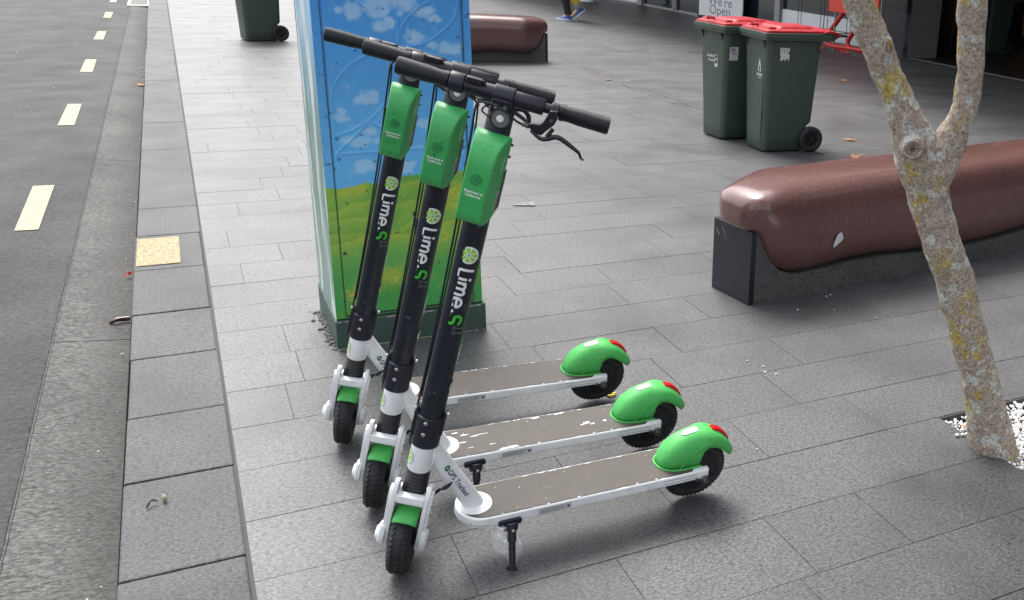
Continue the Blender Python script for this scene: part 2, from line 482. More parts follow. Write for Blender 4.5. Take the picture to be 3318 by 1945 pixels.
def red_granite():
    mt, nt, b = new_mat('red_terrazzo')
    vec = coords(nt)
    v = N(nt, 'ShaderNodeTexVoronoi'); v.inputs['Scale'].default_value = 120
    nt.links.new(vec, v.inputs['Vector'])
    n1 = nz(nt, vec, 260, 3, 0.8)
    base = mix(nt, ramp(nt, n1, [(0.3, 0), (0.7, 1)]), (0.078, 0.033, 0.030), (0.168, 0.084, 0.075))
    base = mix(nt, ramp(nt, v.outputs['Distance'], [(0.14, 0.6), (0.24, 0)]), base, (0.42, 0.27, 0.24))
    base = mix(nt, ramp(nt, nz(nt, vec, 3, 4), [(0.45, 0), (0.75, 0.35)]), base, (0.06, 0.035, 0.03))
    nt.links.new(base, b.inputs['Base Color'])
    b.inputs['Roughness'].default_value = 0.20; b.inputs['Coat Weight'].default_value = 0.25; b.inputs['Coat Roughness'].default_value = 0.04
    return mt
MT['terrazzo'] = red_granite()

def bark():
    mt, nt, b = new_mat('lichen_bark')
    vec = coords(nt)
    n1 = nz(nt, vec, 120, 6, 0.80, 0.8); n2 = nz(nt, vec, 18, 7, 0.8)
    base = mix(nt, ramp(nt, n1, [(0.38, 0), (0.58, 1)]), (0.14, 0.098, 0.07), (0.52, 0.43, 0.345))
    base = mix(nt, ramp(nt, n2, [(0.52, 0), (0.58, 0.85)]), base, mix(nt, ramp(nt, n1, [(0.42, 0), (0.56, 1)]), (0.30, 0.33, 0.31), (0.72, 0.76, 0.73)))
    dk = nz(nt, vec, 34, 7, 0.85)
    base = mix(nt, ramp(nt, dk, [(0.60, 0), (0.68, 0.8)]), base, (0.055, 0.045, 0.035))
    yl = nz(nt, coords(nt, (1, 1, 0.8)), 9, 9, 0.80, 0.3)
    base = mix(nt, ramp(nt, yl, [(0.555, 0), (0.60, 0.85)]), base, mix(nt, ramp(nt, n1, [(0.4, 0), (0.6, 1)]), (0.22, 0.16, 0.02), (0.66, 0.50, 0.07)))
    nt.links.new(base, b.inputs['Base Color']); b.inputs['Roughness'].default_value = 0.9
    bump(nt, b, n1, 1.0, 0.006)
    return mt
MT['bark'] = bark()

def leaf_mat():
    mt, nt, b = new_mat('tree_leaf')
    g = N(nt, 'ShaderNodeNewGeometry')
    nt.links.new(ramp(nt, g.outputs['Random Per Island'], [(0, (0.035, 0.075, 0.02)), (1, (0.10, 0.17, 0.045))]), b.inputs['Base Color'])
    b.inputs['Roughness'].default_value = 0.55
    return mt
MT['leaf'] = leaf_mat()

def knot_mat():
    mt, nt, b = new_mat('cut_wood')
    vec = coords(nt)
    n1 = nz(nt, vec, 90, 4, 0.8, 2.0)
    nt.links.new(mix(nt, ramp(nt, n1, [(0.38, 0), (0.6, 1)]), (0.03, 0.02, 0.014), (0.50, 0.33, 0.20)), b.inputs['Base Color'])
    b.inputs['Roughness'].default_value = 0.9; bump(nt, b, n1, 0.8, 0.004)
    return mt
MT['knot'] = knot_mat()

def vc_mat(name, rough=0.35):
    mt, nt, b = new_mat(name)
    a = N(nt, 'ShaderNodeVertexColor', layer_name='paint')
    vec = coords(nt)
    base = mix(nt, ramp(nt, nz(nt, vec, 16, 6, 0.7), [(0.58, 0), (0.75, 0.22)]), a.outputs['Color'], (0.10, 0.12, 0.10))
    nt.links.new(base, b.inputs['Base Color']); b.inputs['Roughness'].default_value = rough
    bump(nt, b, nz(nt, vec, 90, 4), 0.12, 0.001)
    return mt
MT['mural'] = vc_mat('mural_paint')
MT['plinth'] = simple('plinth_green', (0.045, 0.085, 0.070), 0.6, dirt=0.5, dcol=(0.10, 0.10, 0.09), wear=(0.45, 0.43, 0.38), wear_amt=0.8, wscale=14)
MT['chip'] = simple('chipped_paint', (0.50, 0.47, 0.42), 0.8)
MT['void'] = simple('void_black', (0.003, 0.003, 0.003), 0.9)
MT['pebble'] = simple('white_pebble', (0.80, 0.79, 0.77), 0.75)

# ------------------------------------------------------------------ SETTING
def ground_sheet(name, x0, x1, y0, y1, z, mt, cut=None):
    mb = MB()
    mb.add([(x0, y0, z), (x1, y0, z), (x1, y1, z), (x0, y1, z)], [(0, 1, 2, 3)])
    return tag(mb.build(name, mt, smooth=0, M=STREET), kind='structure')

ground_sheet('ground', -300, 300, -300, 300, -0.30, MT['asphalt'])
road = ground_sheet('road', -60, -0.262, -40, 220, -0.098, MT['asphalt'])
# gutter strip with slight fall toward the kerb and a few construction joints
mb = MB()
gj = [-6, -2.2, 0.12, 2.0, 5.4, 9.2, 13, 17, 21, 30, 60]
for a, b_ in zip(gj[:-1], gj[1:]):
    k = max(1, int((b_ - a) / 0.4)); 
    for i in range(k):
        y0 = a + (b_ - a) * i / k; y1 = a + (b_ - a) * (i + 1) / k - (0.006 if i == k - 1 else 0)
        e0 = e1 = 0.0
        mb.add([(-0.272 + e0, y0, -0.085), (-0.02, y0, -0.112), (-0.02, y1, -0.112), (-0.272 + e1, y1, -0.085), (-0.272 + e0, y0, -0.12), (-0.272 + e1, y1, -0.12)],
               [(0, 1, 2, 3), (4, 0, 3, 5)])
gut = tag(mb.build('gutter', MT['gutter'], smooth=0, M=STREET), kind='structure')
mb = MB(); mb.add([(-0.27, -6, -0.16), (0.03, -6, -0.16), (0.03, 60, -0.16), (-0.27, 60, -0.16)], [(0, 1, 2, 3)])
mb.build('joint_bed', MT['joint'], gut, smooth=0)
mb = MB(); yy = -3.0; L_ = []
while yy < 40:
    L_.append((yy, 0.006 + 0.010 * abs(noise.noise(Vector((yy * 14, 4, 0)))), noise.noise(Vector((yy * 22, 0, 2))) * 0.0035)); yy += 0.02 if yy < 8 else 0.12
mb.add([(-0.266 + o_, y, -0.0838) for y, w, o_ in L_] + [(-0.272 - w + o_, y, -0.0945) for y, w, o_ in L_], [(i, i + 1, len(L_) + i + 1, len(L_) + i) for i in range(len(L_) - 1)])
mb.build('asphalt_edge', MT['asphalt_edge'], gut, smooth=0)
# kerb stones
kj = [-6.0, -5.2, -4.4, -3.6, -2.9, -2.3, -1.7, -1.1, -0.52, 0.07, 0.56, 0.99, 1.49, 1.96, 2.54, 3.10, 3.64, 5.21, 6.23, 6.84, 8.46, 9.08, 10.86]
while kj[-1] < 55: kj.append(kj[-1] + random.choice([0.6, 1.0, 1.5]))
mb = MB()
for a, b_ in zip(kj[:-1], kj[1:]):
    dz = random.uniform(-0.002, 0.001); dx = random.uniform(-0.003, 0.003)
    mb.box((0.0 + dx, a + 0.003, -0.15), (0.272 + dx, b_ - 0.003, dz))
kerb = tag(mb.build('kerb', MT['kerb'], smooth=0, bevel=0.006, M=STREET), kind='structure')
# pavement : real pavers with open joints, courses run across the footpath
override = {-1: [0.74, 1.33], -2: [1.09, 1.53, 1.84], 2: [1.69, 2.21], 0: [1.12, 1.72, 2.18], 1: [0.91, 2.01], 15: [0.76], 14: [0.62], 8: [1.56], 6: [1.43, 1.89], 5: [1.85], 3: [1.32, 1.83],
            9: [1.74], 11: [1.98], 13: [2.54], 12: [2.83], 7: [2.3], 25: [0.9], 24: [0.69], 23: [0.76], 21: [0.69], 20: [1.0], 19: [0.81], 28: [0.83]}
mb = MB(); GAP = 0.0007
PN0, PN1 = 0.279, 13.9
def add_paver(n0, n1, s0, s1, GAP=GAP):
    dz = random.uniform(-0.0009, 0.0003)
    gx = GAP * random.uniform(0.35, 0.8) if GAP < 0.001 else GAP; gy = GAP * random.uniform(0.6, 1.1)
    mb.box((n0 + gx, s0 + gy, -0.02), (n1 - gx, s1 - gy, dz), top=(0.0006, 0.0008))
PIT = (2.40, 3.42, -1.196, -0.06)
for k in range(-20, 130):
    s0 = -0.06 + 0.284 * k; s1 = s0 + 0.284
    js = [PN0]; ov = list(override.get(k, []))
    n = PN0 + random.uniform(0.1, 0.7)
    while n < PN1 - 0.2:
        if ov and n > ov[0] - 0.22:
            n = ov.pop(0); js.append(n)
        else: js.append(n)
        n += random.choice([0.58, 0.72, 0.86, 0.9, 1.0, 1.15]) if n > 1.0 else random.choice([0.42, 0.56, 0.6, 0.72])
    js.append(PN1)
    inpit = PIT[2] - 0.01 < s0 < PIT[3] - 0.01
    for a, b_ in zip(js[:-1], js[1:]):
        if b_ - a < 0.04: continue
        if inpit:
            if b_ <= PIT[0] or a >= PIT[1]: add_paver(a, b_, s0, s1)
            else:
                if a < PIT[0] - 0.05: add_paver(a, PIT[0], s0, s1)
                if b_ > PIT[1] + 0.05: add_paver(PIT[1], b_, s0, s1)
        else:
            # a narrow soldier course of small setts crosses the paving at n about 4.4 .. 4.6
            if s0 > 1.5 and a < 4.62 and b_ > 4.40:
                if a < 4.36: add_paver(a, 4.40, s0, s1)
                for q in range(3):
                    add_paver(4.40, 4.51, s0 + 0.0947 * q, s0 + 0.0947 * (q + 1), 0.0026); add_paver(4.51, 4.62, s0 + 0.0947 * q, s0 + 0.0947 * (q + 1), 0.0026)
                if b_ > 4.66: add_paver(4.62, b_, s0, s1)
            else: add_paver(a, b_, s0, s1)
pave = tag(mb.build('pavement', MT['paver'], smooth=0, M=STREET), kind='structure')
mb = MB()
for (a, b_, c, d) in ((0.27, PIT[0] - 0.002, -8, 40), (PIT[1] + 0.002, 14.2, -8, 40), (PIT[0] - 0.002, PIT[1] + 0.002, -8, PIT[2] - 0.002), (PIT[0] - 0.002, PIT[1] + 0.002, PIT[3] + 0.002, 40)):
    mb.add([(a, c, -0.0035), (b_, c, -0.0035), (b_, d, -0.0035), (a, d, -0.0035)], [(0, 1, 2, 3)])
mb.build('paving_bed', MT['joint'], pave, smooth=0)
# far footpath beyond the laid pavers
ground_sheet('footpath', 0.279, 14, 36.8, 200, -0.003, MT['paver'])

# yellow painted dashes on the road, yellow square on the kerb
for i in range(7):
    mb = MB(); s0 = 3.745 + 3.035 * i; L = 1.0
    j = [random.uniform(-0.004, 0.004) for _ in range(4)]
    dr = -0.0033 * (s0 - 3.7)
    mb.add([(-0.553 + j[0] + dr, s0, -0.094), (-0.452 + j[1] + dr, s0 - 0.01, -0.094), (-0.452 + j[2] + dr, s0 + L, -0.094), (-0.553 + j[3] + dr, s0 + L + 0.01, -0.094)], [(0, 1, 2, 3)])
    mb.build('yellow_dash', MT['yellow'], road, smooth=0)
mb = MB(); mb.add([(0.006, 2.60, 0.003), (0.178, 2.60, 0.003), (0.178, 3.045, 0.003), (0.006, 3.045, 0.003)], [(0, 1, 2, 3)])
mb.build('yellow_square', MT['yellow_kerb'], kerb, smooth=0)

# tree pit with white pebbles
mb = MB(); p = PIT
for a, b_ in (((p[0] - 0.004, p[2]), (p[0] + 0.006, p[3])), ((p[1] - 0.006, p[2]), (p[1] + 0.004, p[3])), ((p[0], p[3] - 0.006), (p[1], p[3] + 0.004)), ((p[0], p[2] - 0.004), (p[1], p[2] + 0.006))):
    mb.box((a[0], a[1], -0.12), (b_[0], b_[1], -0.0035))
mb.add([(p[0], p[2], -0.06), (p[1], p[2], -0.06), (p[1], p[3], -0.06), (p[0], p[3], -0.06)], [(0, 1, 2, 3)])
tag(mb.build('tree_pit', MT['joint'], smooth=0, M=STREET), kind='structure')
mb = MB()
ico = bmesh.new(); bmesh.ops.create_icosphere(ico, subdivisions=1, radius=1); iv = [v.co.copy() for v in ico.verts]; iff = [tuple(v.index for v in f.verts) for f in ico.faces]; ico.free()
rp = random.Random(3)
for i in range(9200):
    x = rp.uniform(p[0] + 0.012, p[1] - 0.012); y = rp.uniform(p[2] + 0.01, p[3] - 0.012)
    r = rp.uniform(0.0045, 0.0085); M = Matrix.Translation((x, y, -0.030 + rp.uniform(0, 0.022))) @ Matrix.Rotation(rp.uniform(0, 6), 4, Vector((rp.random(), rp.random(), rp.random() + .1)).normalized()) @ Matrix.Diagonal((r, r * rp.uniform(0.7, 1), r * rp.uniform(0.5, 0.9), 1))
    mb.add(iv, iff, 0, M)
for (x, y) in ((2.385, -0.205), (2.365, -0.20), (2.39, -0.235)):
    mb.add(iv, iff, 0, Matrix.Translation((x, y, 0.006)) @ Matrix.Diagonal((0.009, 0.007, 0.006, 1)))
tag(mb.build('white_pebbles', MT['pebble'], smooth=60, M=STREET), label='white pebbles filling the tree pit around the trunk', cat='gravel', kind='stuff')

# ------------------------------------------------------------------ ELECTRIC SCOOTERS
RAKE = 0.1976
def steer(st):
    Y = Vector((0, 1, 0)); k = Vector((-math.sin(RAKE), 0, math.cos(RAKE))); f0 = Vector((math.cos(RAKE), 0, math.sin(RAKE)))
    fw = math.cos(st) * f0 + math.sin(st) * Y; la = -math.sin(st) * f0 + math.cos(st) * Y
    M = Matrix((fw, la, k)).transposed().to_4x4(); M.translation = Vector((0, 0, 0.10)); return M
STEER_PARTS = []

def tyre_mesh(mb, Rr, w, c=(0, 0, 0), blocks=44):
    n = 12; prof = []
    for k in range(n):
        t = 2 * math.pi * k / n
        prof.append((Rr - w * 0.5 * 0.92 + w * 0.5 * 0.92 * math.cos(t), w * 0.5 * math.sin(t)))
    mb.lathe([(r, h) for r, h in prof], 48, 0, Matrix.Translation(c), 'y', closed=True)
    for i in range(blocks):
        a = 2 * math.pi * i / blocks
        for sgn in (-1, 1):
            aa = a + sgn * 0.035
            M = Matrix.Translation(c) @ Matrix.Rotation(-aa, 4, 'Y') @ Matrix.Translation((Rr - 0.0045, sgn * w * 0.30, 0)) @ Matrix.Rotation(sgn * 0.5, 4, 'X') @ Matrix.Rotation(sgn * R(38), 4, 'Z')
            mb.box((-0.004, -w * 0.13, -0.0038), (0.0022, w * 0.13, 0.0038), 0, M, top=(0.0, 0.0))
            M = Matrix.Translation(c) @ Matrix.Rotation(-a, 4, 'Y') @ Matrix.Translation((Rr - 0.0015, 0, 0)) @ Matrix.Rotation(sgn * 0.6, 4, 'X')
            mb.box((-0.003, sgn * 0.001, -0.003), (0.0016, sgn * w * 0.17, 0.003), 0, M)

def lime_logo(cx, cy, r, rot=0.2):
    it = [(disc2(cx, cy, r * 1.06, 36), MT['dkgreen_print'], 0.0), (disc2(cx, cy, r, 36), MT['white_clean'], 0.0002)]
    for k in range(7):
        a0 = rot + 2 * math.pi * k / 7; g = 0.09; vs = []
        for t in (a0 + g, a0 + math.pi / 7, a0 + 2 * math.pi / 7 - g): vs.append(Vector((cx + r * 0.82 * math.cos(t), cy + r * 0.82 * math.sin(t))))
        am = a0 + math.pi / 7; vs.append(Vector((cx + r * 0.20 * math.cos(am + .25), cy + r * 0.20 * math.sin(am + .25)))); vs.append(Vector((cx + r * 0.20 * math.cos(am - .25), cy + r * 0.20 * math.sin(am - .25))))
        q = [vs[0]] + [Vector((cx + r * 0.83 * math.cos(a0 + g + (2 * math.pi / 7 - 2 * g) * j / 6), cy + r * 0.83 * math.sin(a0 + g + (2 * math.pi / 7 - 2 * g) * j / 6))) for j in range(1, 7)] + [vs[3], vs[4]]
        it.append(((q, [tuple(range(len(q)))]), MT['lime'], 0.0004))
    it.append((disc2(cx, cy, r * 0.11, 10), MT['dkgreen_print'], 0.0005))
    return it

def arc2(cx, cy, r, a0, a1, n=10, ry=None):
    ry = ry or r
    return [(cx + r * math.cos(R(a0 + (a1 - a0) * k / n)), cy + ry * math.sin(R(a0 + (a1 - a0) * k / n))) for k in range(n + 1)]

def lettering_big():
    """reading direction a (down the stem), b letter height"""
    w = 0.0052; it = []
    W = MT['white_clean']
    def add(pts, mt=W, lift=0.0003, ww=w): it.append((ribbon(pts, ww), mt, lift))
    add([(0.0030, 0.0320), (0.0030, 0.0070), (0.0040, 0.0040), (0.0065, 0.0026), (0.0155, 0.0024)], lift=0.0006)      # L
    add([(0.0215, 0.0022), (0.0215, 0.0215)]); it.append((disc2(0.0215, 0.0300, 0.0032, 14), W, 0.0003))          # i
    add([(0.0300, 0.0022), (0.0300, 0.0225)])                                                             # m
    add([(0.0318, 0.0190)] + arc2(0.0362, 0.0178, 0.0052, 150, 0, 8) + [(0.0414, 0.0022)], lift=0.0004)
    add([(0.0430, 0.0190)] + arc2(0.0478, 0.0178, 0.0052, 150, 0, 8) + [(0.0530, 0.0022)], lift=0.0005)
    add([(0.0610, 0.0125), (0.0782, 0.0125)], lift=0.0003)                                               # e
    add(arc2(0.0695, 0.0120, 0.0092, 2, 318, 22, 0.0105), lift=0.00045)
    it.append((disc2(0.0885, 0.0070, 0.0034, 14), W, 0.0003))                                             # dot
    S = [(0.0965, 0.0045), (0.1010, 0.0020), (0.1090, 0.0020), (0.1130, 0.0050), (0.1130, 0.0110), (0.1095, 0.0150), (0.1010, 0.0160), (0.0975, 0.0195), (0.0975, 0.0255), (0.1010, 0.0295), (0.1085, 0.0295), (0.1130, 0.0270)]
    add(spline([(x, y, 0) for x, y in S], 3), MT['s_green'], 0.0003, 0.0056)
    return it

def make_scooter():
    root = empty('electric_scooter')
    def SP(mb, name, mats, parent=None, **k):   # steered part
        o = mb.build(name, mats, parent or root, **k)
        if parent is None: STEER_PARTS.append(name)
        return o
    SM = steer(1.127)
    def st_part(o): o.matrix_basis = SM; o['steered'] = 1; return o
    # ---------------- frame: deck
    def zs(x): return 0.1565 + (x + 0.20) * 0.0215 if x < -0.20 else 0.1565
    hw = 0.066
    out = []
    for k in range(0, 19):
        t = R(-90 + 10 * k); out.append((-0.192 + 0.066 * math.cos(t), hw * math.sin(t)))
    out += [(-0.40, hw), (-0.70, hw), (-0.801, hw - 0.001), (-0.806, hw - 0.006), (-0.806, 0.046), (-0.70, 0.042), (-0.692, 0.030), (-0.692, -0.030), (-0.70, -0.042), (-0.806, -0.046), (-0.806, -hw + 0.006), (-0.801, -hw + 0.001), (-0.70, -hw), (-0.40, -hw)]
    vs = [(x, y, zs(x) - 0.029) for x, y in out] + [(x, y, zs(x)) for x, y in out]; n = len(out)
    mb = MB(); mb.add(vs, [tuple(range(n))[::-1], tuple(range(n, 2 * n))] + [(i, (i + 1) % n, n + (i + 1) % n, n + i) for i in range(n)])
    deck = mb.build('deck', MT['white'], root, bevel=0.0035)
    # side groove and nose cap line
    mb = MB()
    for s_ in (-1, 1):
        mb.tube([(x, s_ * (hw + 0.0003), zs(x) - 0.009) for x in (-0.665, -0.67, -0.765)], 0.0009, 6)
        mb.tube([(x, s_ * (hw + 0.0003), zs(x) - 0.019) for x in (-0.665, -0.67, -0.765)], 0.0009, 6)
    mb.tube([(-0.192 + (0.0668) * math.cos(R(a)), 0.0668 * math.sin(R(a)), 0.1565 - 0.020) for a in range(-88, 90, 8)], 0.0010, 6)
    mb.pieces('deck_groove', simple('groove_grey', (0.30, 0.30, 0.31), 0.6), deck)
    # deck pad
    pad = [(-0.150 - 0.040, 0.0)]
    rnd = random.Random(5)
    pts = [(-0.155, y) for y in (-0.030, 0, 0.030)]
    pts = [(-0.192 + 0.058 * math.cos(R(a)), 0.0605 * math.sin(R(a))) for a in range(-90, 91, 15)]
    xs = [-0.24 - 0.0115 * i for i in range(44)]
    for x in xs: pts.append((x, 0.0612 - rnd.choice([0, 0, 0, 0.0008, 0.0022]) * rnd.random()))
    pts += [(-0.752, 0.060), (-0.760, 0.052), (-0.758, 0.047), (-0.700, 0.0445), (-0.686, 0.032), (-0.686, -0.032), (-0.700, -0.0445), (-0.758, -0.047), (-0.760, -0.052), (-0.752, -0.060)]
    for x in reversed(xs): pts.append((x, -0.0612 + rnd.choice([0, 0, 0, 0.0008, 0.0022]) * rnd.random()))
    n = len(pts); mb = MB()
    mb.add([(x, y, zs(x) - 0.0005) for x, y in pts] + [(x, y, zs(x) + 0.0016) for x, y in pts], [tuple(range(n))[::-1], tuple(range(n, 2 * n))] + [(i, (i + 1) % n, n + (i + 1) % n, n + i) for i in range(n)])
    grip = mb.build('grip_pad', MT['pad'], deck, smooth=0)
    mb = MB()
    for i in range(15):
        if i < 9: x = rnd.uniform(-0.66, -0.2); y = rnd.choice([-1, 1]) * rnd.uniform(0.0595, 0.0615); L = rnd.uniform(0.002, 0.006)
        else: x = rnd.uniform(-0.66, -0.22); y = rnd.uniform(-0.05, 0.05); L = rnd.uniform(0.001, 0.0028)
        q = [(x + L * math.cos(t) * rnd.uniform(0.7, 1.1), y + L * 0.35 * math.sin(t) * rnd.uniform(0.6, 1.2), zs(x) + 0.0019) for t in [2 * math.pi * k / 7 for k in range(7)]]
        mb.add(q, [tuple(range(7))])
    mb.pieces('paint_chip', MT['white_clean'], grip, smooth=0)
    # side sticker with small print
    def side(a, b, l): return (-0.36 + a * -1, hw + 0.0012 + l, zs(-0.36) - 0.0145 + b)
    it = [(rect2(-0.043, -0.0085, 0.043, 0.0085), MT['label_paper'], 0)]
    for i in range(5): it.append((rect2(-0.041, 0.0062 - i * 0.0032, 0.024 - 0.004 * (i % 2), 0.0074 - i * 0.0032), MT['grey_print'], 0.0003))
    it.append((disc2(0.035, -0.001, 0.0042, 14), MT['ink'], 0.0003))
    decal('rating_label', it, side, deck)
    # ---------------- neck : head tube + down tube + flange
    k = Vector((-math.sin(RAKE), 0, math.cos(RAKE))); A = Vector((0, 0, 0.10))
    mb = MB()
    mb.tube([A + k * t for t in (0.212, 0.214, 0.284)], [0.0262, 0.0275, 0.0278], 40)
    top = Vector((-0.062, 0, 0.375)); bot = Vector((-0.172, 0, 0.1555))
    dd = (bot - top).normalized()
    mb.tube([top + dd * 0.0, top + dd * 0.03, bot + dd * 0.004], [0.0225, 0.0225, 0.0240], 36)
    mb.tube([bot + Vector((0, 0, -0.001)), bot + Vector((0, 0, 0.003)), bot + Vector((0, 0, 0.009))], [0.043, 0.043, 0.027], 40, up=(1, 0, 0))
    rw = random.Random(2)
    for i in range(34):
        t = 2 * math.pi * i / 34; mb.sphere((bot.x + 0.0295 * math.cos(t), bot.y + 0.0275 * math.sin(t), bot.z + 0.0062), 0.0034 * rw.uniform(0.8, 1.1), n=6)
    neck = mb.build('neck', MT['white'], root, smooth=50)
    # weld collar where the tubes meet
    mb = MB(); ring = []
    for i in range(33):
        t = math.pi * (-0.5 + i / 32)
        ring.append(A + k * (0.246 + 0.036 * math.sin(t)) + Vector((-1, 0, 0)) * (0.0215) * 0.0 + Vector((-math.cos(t) * 0.004 - 0.017, math.cos(t) * 0.0235, 0)))
    mb.tube(ring, 0.0022, 8); ring2 = [Vector((p.x, -p.y, p.z)) for p in ring]; mb.tube(ring2, 0.0022, 8)
    mb.build('weld_bead', MT['white'], neck, smooth=60)
    # emblem on the head tube, facing forward, and tracker lettering on the down tube
    f0 = Vector((math.cos(RAKE), 0, math.sin(RAKE)))
    def headmap(a, b, l):
        ph = a / 0.028 - R(14); r = 0.0283 + l
        return A + k * (0.246 + b) + f0 * r * math.cos(ph) + Vector((0, 1, 0)) * r * math.sin(ph)
    decal('emblem', lime_logo(0, 0, 0.021, 0.5), headmap, neck)
    # down tube: a = along (downwards), b = around
    dup = dd.cross(Vector((0, 1, 0))).normalized()
    if dup.z < 0: dup = -dup
    def dtmap(a, b, l):
        ph = b / 0.0245 + R(8); r = 0.0252 + l
        c = top + dd * a
        return c + Vector((0, 1, 0)) * r * math.cos(ph) + dup * r * math.sin(ph)
    tv, tf = text2('GPS Tracked', 0.0185, 'LEFT', 1.0, 0.0002)
    it = [((([Vector((v.x + 0.088, v.y)) for v in tv]), tf), MT['ink'], 0.0003)]
    it += [(disc2(0.078, 0.001, 0.0068, 18, 0.0028), MT['dkgreen_print'], 0.0003), (([Vector((0.0835, 0.0045)), Vector((0.0865, -0.006)), Vector((0.0775, -0.0055))], [(0, 1, 2)]), MT['dkgreen_print'], 0.0004)]
    decal('tracker_lettering', it, dtmap, neck)
    # thin brake cables into the neck
    mb = MB()
    for j in range(3):
        mb.tube(spline([(-0.055, 0.030 + 0.002 * j, 0.232 - 0.004 * j), (-0.075, 0.036, 0.250 + 0.004 * j), (-0.094, 0.034, 0.262 - 0.005 * j), (-0.112, 0.026, 0.262)], 6), 0.0016, 6)
    mb.tube([(-0.086, 0.035, 0.256), (-0.098, 0.033, 0.262)], 0.0045, 8)
    mb.build('cable_loop', MT['black_matte'], root)
    # ---------------- steered: boot, collar, stem
    mb = MB(); prof = []
    for i in range(41):
        t = 0.138 + 0.077 * i / 40; prof.append((0.0255 + 0.0020 * math.sin(i * 2 * math.pi / 5) + 0.0012 * (1 - i / 40), t))
    mb.lathe(prof, 36, axis='z'); st_part(mb.build('rubber_boot', MT['boot'], root, smooth=60))
    mb = MB()
    mb.lathe([(0.0275, 0.283), (0.0312, 0.284), (0.0315, 0.300), (0.0312, 0.355), (0.0318, 0.357), (0.0318, 0.364), (0.0270, 0.3655)], 44, axis='z')
    mb.box((-0.012, 0.028, 0.318), (0.012, 0.0335, 0.382)); mb.box((-0.012, -0.0345, 0.30), (0.010, -0.029, 0.382))
    collar = st_part(mb.build('folding_collar', MT['black'], root, bevel=0.001))
    for t in (0.3545, 0.3235):
        mb = MB(); mb.lathe([(0.0052, 0.029), (0.0050, 0.0334), (0.0036, 0.0350), (0.0018, 0.0354), (0.0016, 0.0340)], 14, 0, Matrix.Translation((0, -0.0045, t)), 'x')
        mb.build('bolt', MT['steel'], collar)
    for l in (0.036, -0.036):
        mb = MB(); mb.cyl((0.004, l - math.copysign(0.004, l), 0.374), (0.004, l + math.copysign(0.003, l), 0.374), 0.0045, None, 12); mb.build('bolt', MT['steel'], collar)
    mb = MB()
    mb.lathe([(0.0272, 0.365), (0.0272, 0.70), (0.0268, 1.0), (0.0262, 1.115), (0.022, 1.125)], 44, axis='z')
    stem = st_part(mb.build('stem', MT['stem'], root, smooth=50))
    def stemmap(a, b, l):   # a down the stem from t0, b across
        r = 0.0274 + l; ph = b / 0.0274
        return (r * math.cos(ph), 0.002 + r * math.sin(ph), a)
    decal('round_emblem', lime_logo(0, 0, 0.0202, 0.1), lambda a, b, l: stemmap(0.7875 + a, b + 0.0025, l), stem)
    decal('lettering', lettering_big(), lambda a, b, l: stemmap(0.7555 - a * 1.205, b * 1.02 - 0.0145, l), stem)
    it = []
    for j, t in enumerate((0.606, 0.594)):
        it.append((ribbon([(0.0, 0.0), (0.006, 0.0), (0.006, 0.006), (0.0, 0.006), (0, 0.0005)], 0.0010), MT['grey_print'], 0.0003 + 0.0000 * j))
        it[-1] = (([Vector((v[0] + t, v[1] + 0.004)) for v in it[-1][0][0]], it[-1][0][1]), MT['grey_print'], 0.0003)
        it.append((rect2(t + 0.0015, 0.0125, t + 0.0035, 0.026), MT['grey_print'], 0.0003))
    decal('small_print', it, lambda a, b, l: stemmap(a, b, l), stem)
    # lettering that wraps round the side of the stem
    tv, tf = text2('Scan', 0.036, 'LEFT', 1.05, 0.0003)
    it = [((([Vector((v.x, v.y)) for v in tv]), tf), MT['grey_print'], 0.0003)]
    sv, sf = text2('S', 0.036, 'LEFT', 1, 0.0006)
    it = [((([Vector((v.x, v.y)) for v in sv]), sf), MT['s_green'], 0.0003)]
    tv, tf = text2('can', 0.036, 'LEFT', 1.05, 0.0004)
    it.append((([Vector((v.x + 0.024, v.y)) for v in tv], tf), MT['white_clean'], 0.0003))
    decal('side_emblem', lime_logo(0.135, 0.0, 0.014, 0.3), lambda a, b, l: stemmap(0.585 - a, b + 0.0435, l), stem)
    decal('side_lettering', it, lambda a, b, l: stemmap(0.585 - a, b + 0.0435, l), stem)
    # headlight
    mb = MB(); Mh = Matrix.Translation((0.0, 0.003, 1.0975))
    mb.lathe([(0.0215, 0.020), (0.0210, 0.0275), (0.0185, 0.0282), (0.0178, 0.0262)], 32, 0, Mh, 'x')
    mb.lathe([(0.0001, 0.0215), (0.004, 0.024), (0.0085, 0.0262), (0.0178, 0.0268)], 28, 1, Mh, 'x')
    mb.lathe([(0.0001, 0.0310), (0.006, 0.0300), (0.0082, 0.0262)], 20, 2, Mh, 'x')
    mb.build('headlight', [MT['black'], MT['lens'], MT['white_clean']], stem, smooth=50)
    # ---------------- handlebar
    Tz = 1.139
    mb = MB()
    mb.cyl((0, -0.112, Tz), (0, 0.113, Tz), 0.0105, None, 24)
    mb.lathe([(0.0135, 0.019), (0.0172, 0.0195), (0.0172, 0.0785), (0.0160, 0.080), (0.008, 0.0802)], 32, 0, Matrix.Translation((0, 0, Tz)), 'y')
    mb.lathe([(0.008, -0.0815), (0.0165, -0.081), (0.0165, -0.0230), (0.0172, -0.0228)], 32, 0, Matrix.Translation((0, 0, Tz)), 'y')
    bar = st_part(mb.build('handlebar', MT['black_matte'], root, smooth=40))
    mb = MB()
    mb.lathe([(0.010, -0.0235), (0.0205, -0.023), (0.0208, -0.021), (0.0208, 0.0175), (0.0203, 0.0195), (0.010, 0.0198)], 36, 0, Matrix.Translation((0, 0, Tz)), 'y')
    mb.box((-0.014, -0.021, Tz - 0.034), (0.0235, 0.018, Tz - 0.004))
    clamp = mb.build('bar_clamp', MT['black_matte'], bar, bevel=0.003)
